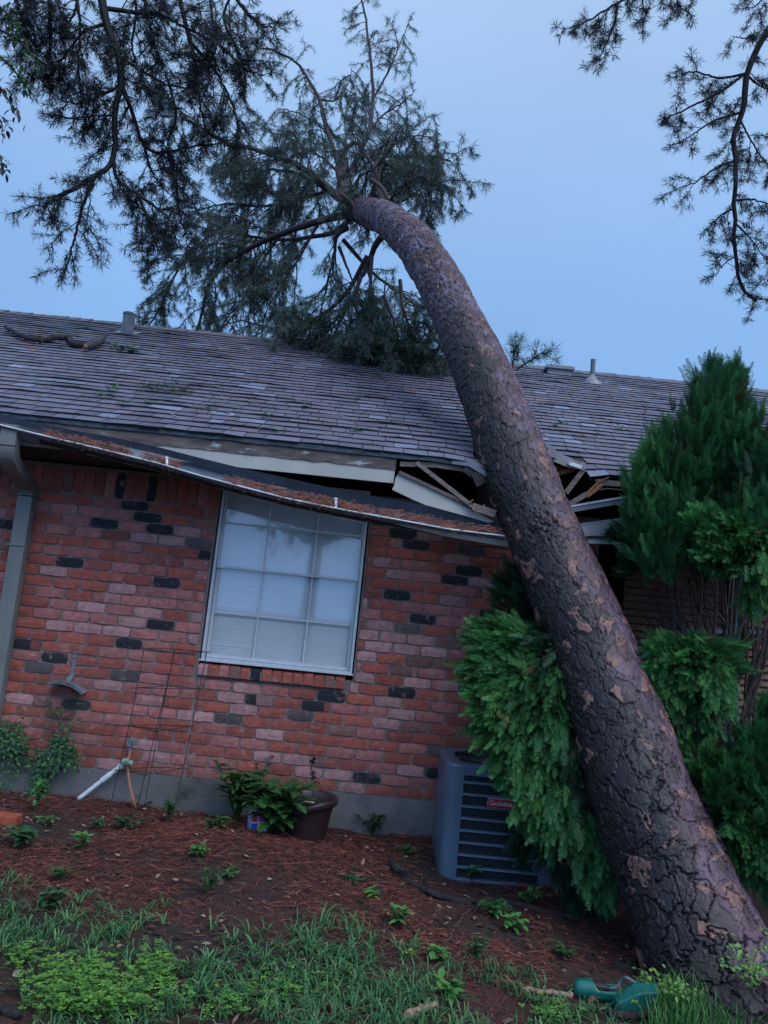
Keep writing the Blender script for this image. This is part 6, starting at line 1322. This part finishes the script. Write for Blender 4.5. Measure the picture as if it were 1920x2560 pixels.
def tallgrass():
    m = MB(); 
    for _ in range(900):
        px = random.choice((random.gauss(1740, 80), random.gauss(1870, 60), random.gauss(1700, 40))); p = gp(px, random.uniform(2500, 2640)); h = random.uniform(.06, .17); a = random.uniform(0, 6.28); d = np.array([math.cos(a), math.sin(a), 0]) * h * random.uniform(.2, .8); s_ = np.array([-math.sin(a), math.cos(a), 0]) * random.uniform(.0015, .003)
        m.add([p - s_, p + s_, p + d * .4 + (0, 0, h * .7) - s_, p + d * .4 + (0, 0, h * .7) + s_, p + d + (0, 0, h)], [(0, 1, 3, 2)], np.array((.07, .19, .045)) * random.uniform(.7, 1.4)); m.F.append((np.array([[2, 3, 4]]) + m.n - 5, np.array([(.08, .21, .05)]), 0))
    tag(m.build('tall_grass', M['grass']), kind='stuff', label='taller fresh grass around the trunk base', cat='grass')
tallgrass()
# terracotta block at the left edge
c = gp(12, 2060); o = tag(empty('loose_brick', tuple(c)), 'orange brick lying in the litter at the left edge', 'brick'); m = MB(); m.box(c + (-.1, -.045, 0), c + (.085, .045, .06)); q = m.build('block', M['terra'], o); bv = q.modifiers.new('b', 'BEVEL'); bv.width = .006; bv.segments = 2
# leafy broadleaf bough at the far left of the sky
o = tag(empty('oak_tree', (-5.2, -.6, -.2)), 'broadleaf tree whose few leafy twigs enter the sky at the far left edge', 'tree'); st = MB(); lf = MB()
tr_ = spline([(-5.2, -.6, -.4), (-5.2, -.6, 3), (-5.0, -.5, 6), (-4.8, -.3, 7.5)], 16); st.tube(tr_, [.2, .08], 10, (.05, .04, .04)); st.build('trunk', M['limb'], o); st = MB()
for pts, cl in (([(-420, -60, 6.6), (-150, 20, 6.4), (-10, 70, 6.3), (50, 105, 6.3), (85, 145, 6.3), (105, 180, 6.3)], 1), ([(-150, 60, 6.4), (-20, 130, 6.3), (30, 170, 6.3), (60, 210, 6.3), (85, 240, 6.3)], 1), ([(-150, 150, 6.4), (-20, 205, 6.3), (15, 240, 6.3), (40, 290, 6.3)], 0), ([(-150, 250, 6.4), (-30, 290, 6.3), (0, 300, 6.3), (8, 330, 6.3)], 0), ([(-150, 350, 6.4), (-30, 385, 6.3), (0, 400, 6.3), (10, 425, 6.3)], 0), ([(-150, -30, 6.4), (0, 20, 6.3), (30, 60, 6.3), (60, 95, 6.3)], 1)):
    P = spline(dpath(pts), 16); st.tube(P, [.016, .003], 5, (.04, .03, .03)); ring_ = spline([tr_[12], (tr_[12] + P[0]) / 2, P[0]], 6)
    st.tube(ring_, [.05, .016], 6, (.04, .03, .03))
    for _ in range(46 if cl else 26):
        p = P[random.randint(5, 15)] + RG.normal(0, .025, 3); leaf(lf, p, RG.normal(0, 1, 3) - [0, 0, .3], (0, -.6, 1), random.uniform(.05, .09), .032, random.choice([(.05, .10, .05), (.08, .16, .06)] if cl else [(.02, .03, .025), (.03, .04, .03)]))
st.build('branch', M['limb'], o); lf.build('leaves', M['leaf'], o)

# the tree across the yard that the upper panes mirror
o = tag(empty('oak_tree', (-.5, -24, -.3)), 'leafy tree across the yard, mirrored in the upper window panes', 'tree'); st = MB(); st.tube(spline([(-.5, -24, -.4), (-.4, -24, 3), (-.3, -24, 7)], 10), [.35, .15], 10, (.05, .04, .04)); lf = MB(); n = 5200
q = RG.normal(0, 1, (26, 3)) * [3.6, 1.2, 1.3] + [0, -24, 6.6]; c = q[RG.integers(0, 26, n)] + RG.normal(0, .55, (n, 3)); a = RG.normal(0, 1, (n, 3)) * .09; b = RG.normal(0, 1, (n, 3)) * .09
for t in q[:14]: st.tube(spline([(-.35, -24, 4), (t + (-.35, -24, 4)) / 2 + (0, 0, .4), t], 6), [.08, .02], 5, (.05, .04, .04))
lf.add(np.stack([c - a, c - b, c + a, c + b], 1).reshape(-1, 3), np.arange(n * 4).reshape(-1, 4), (.03, .06, .03)); st.build('trunk', M['limb'], o); lf.build('crown', M['leaf'], o)

m = MB(); bb = gp(1760, 2440)
for k in range(46):
    a = random.uniform(0, 6.28); rr = random.uniform(.30, .62); p = bb + (math.cos(a) * rr + .05, math.sin(a) * rr * .8, 0); p[2] = float(gz(p[0], p[1])); r_ = random.uniform(.02, .07)
    m.lathe([(.001, r_ * .7), (r_ * .6, r_ * .6), (r_ * .95, r_ * .2), (r_ * 1.1, -.02)], p, 9); m.V[-1] += RG.normal(0, r_ * .12, m.V[-1].shape)
tag(m.build('heaved_soil', M['soil'], None, True), kind='stuff', label='dark soil clods pushed up around the trunk base', cat='soil')
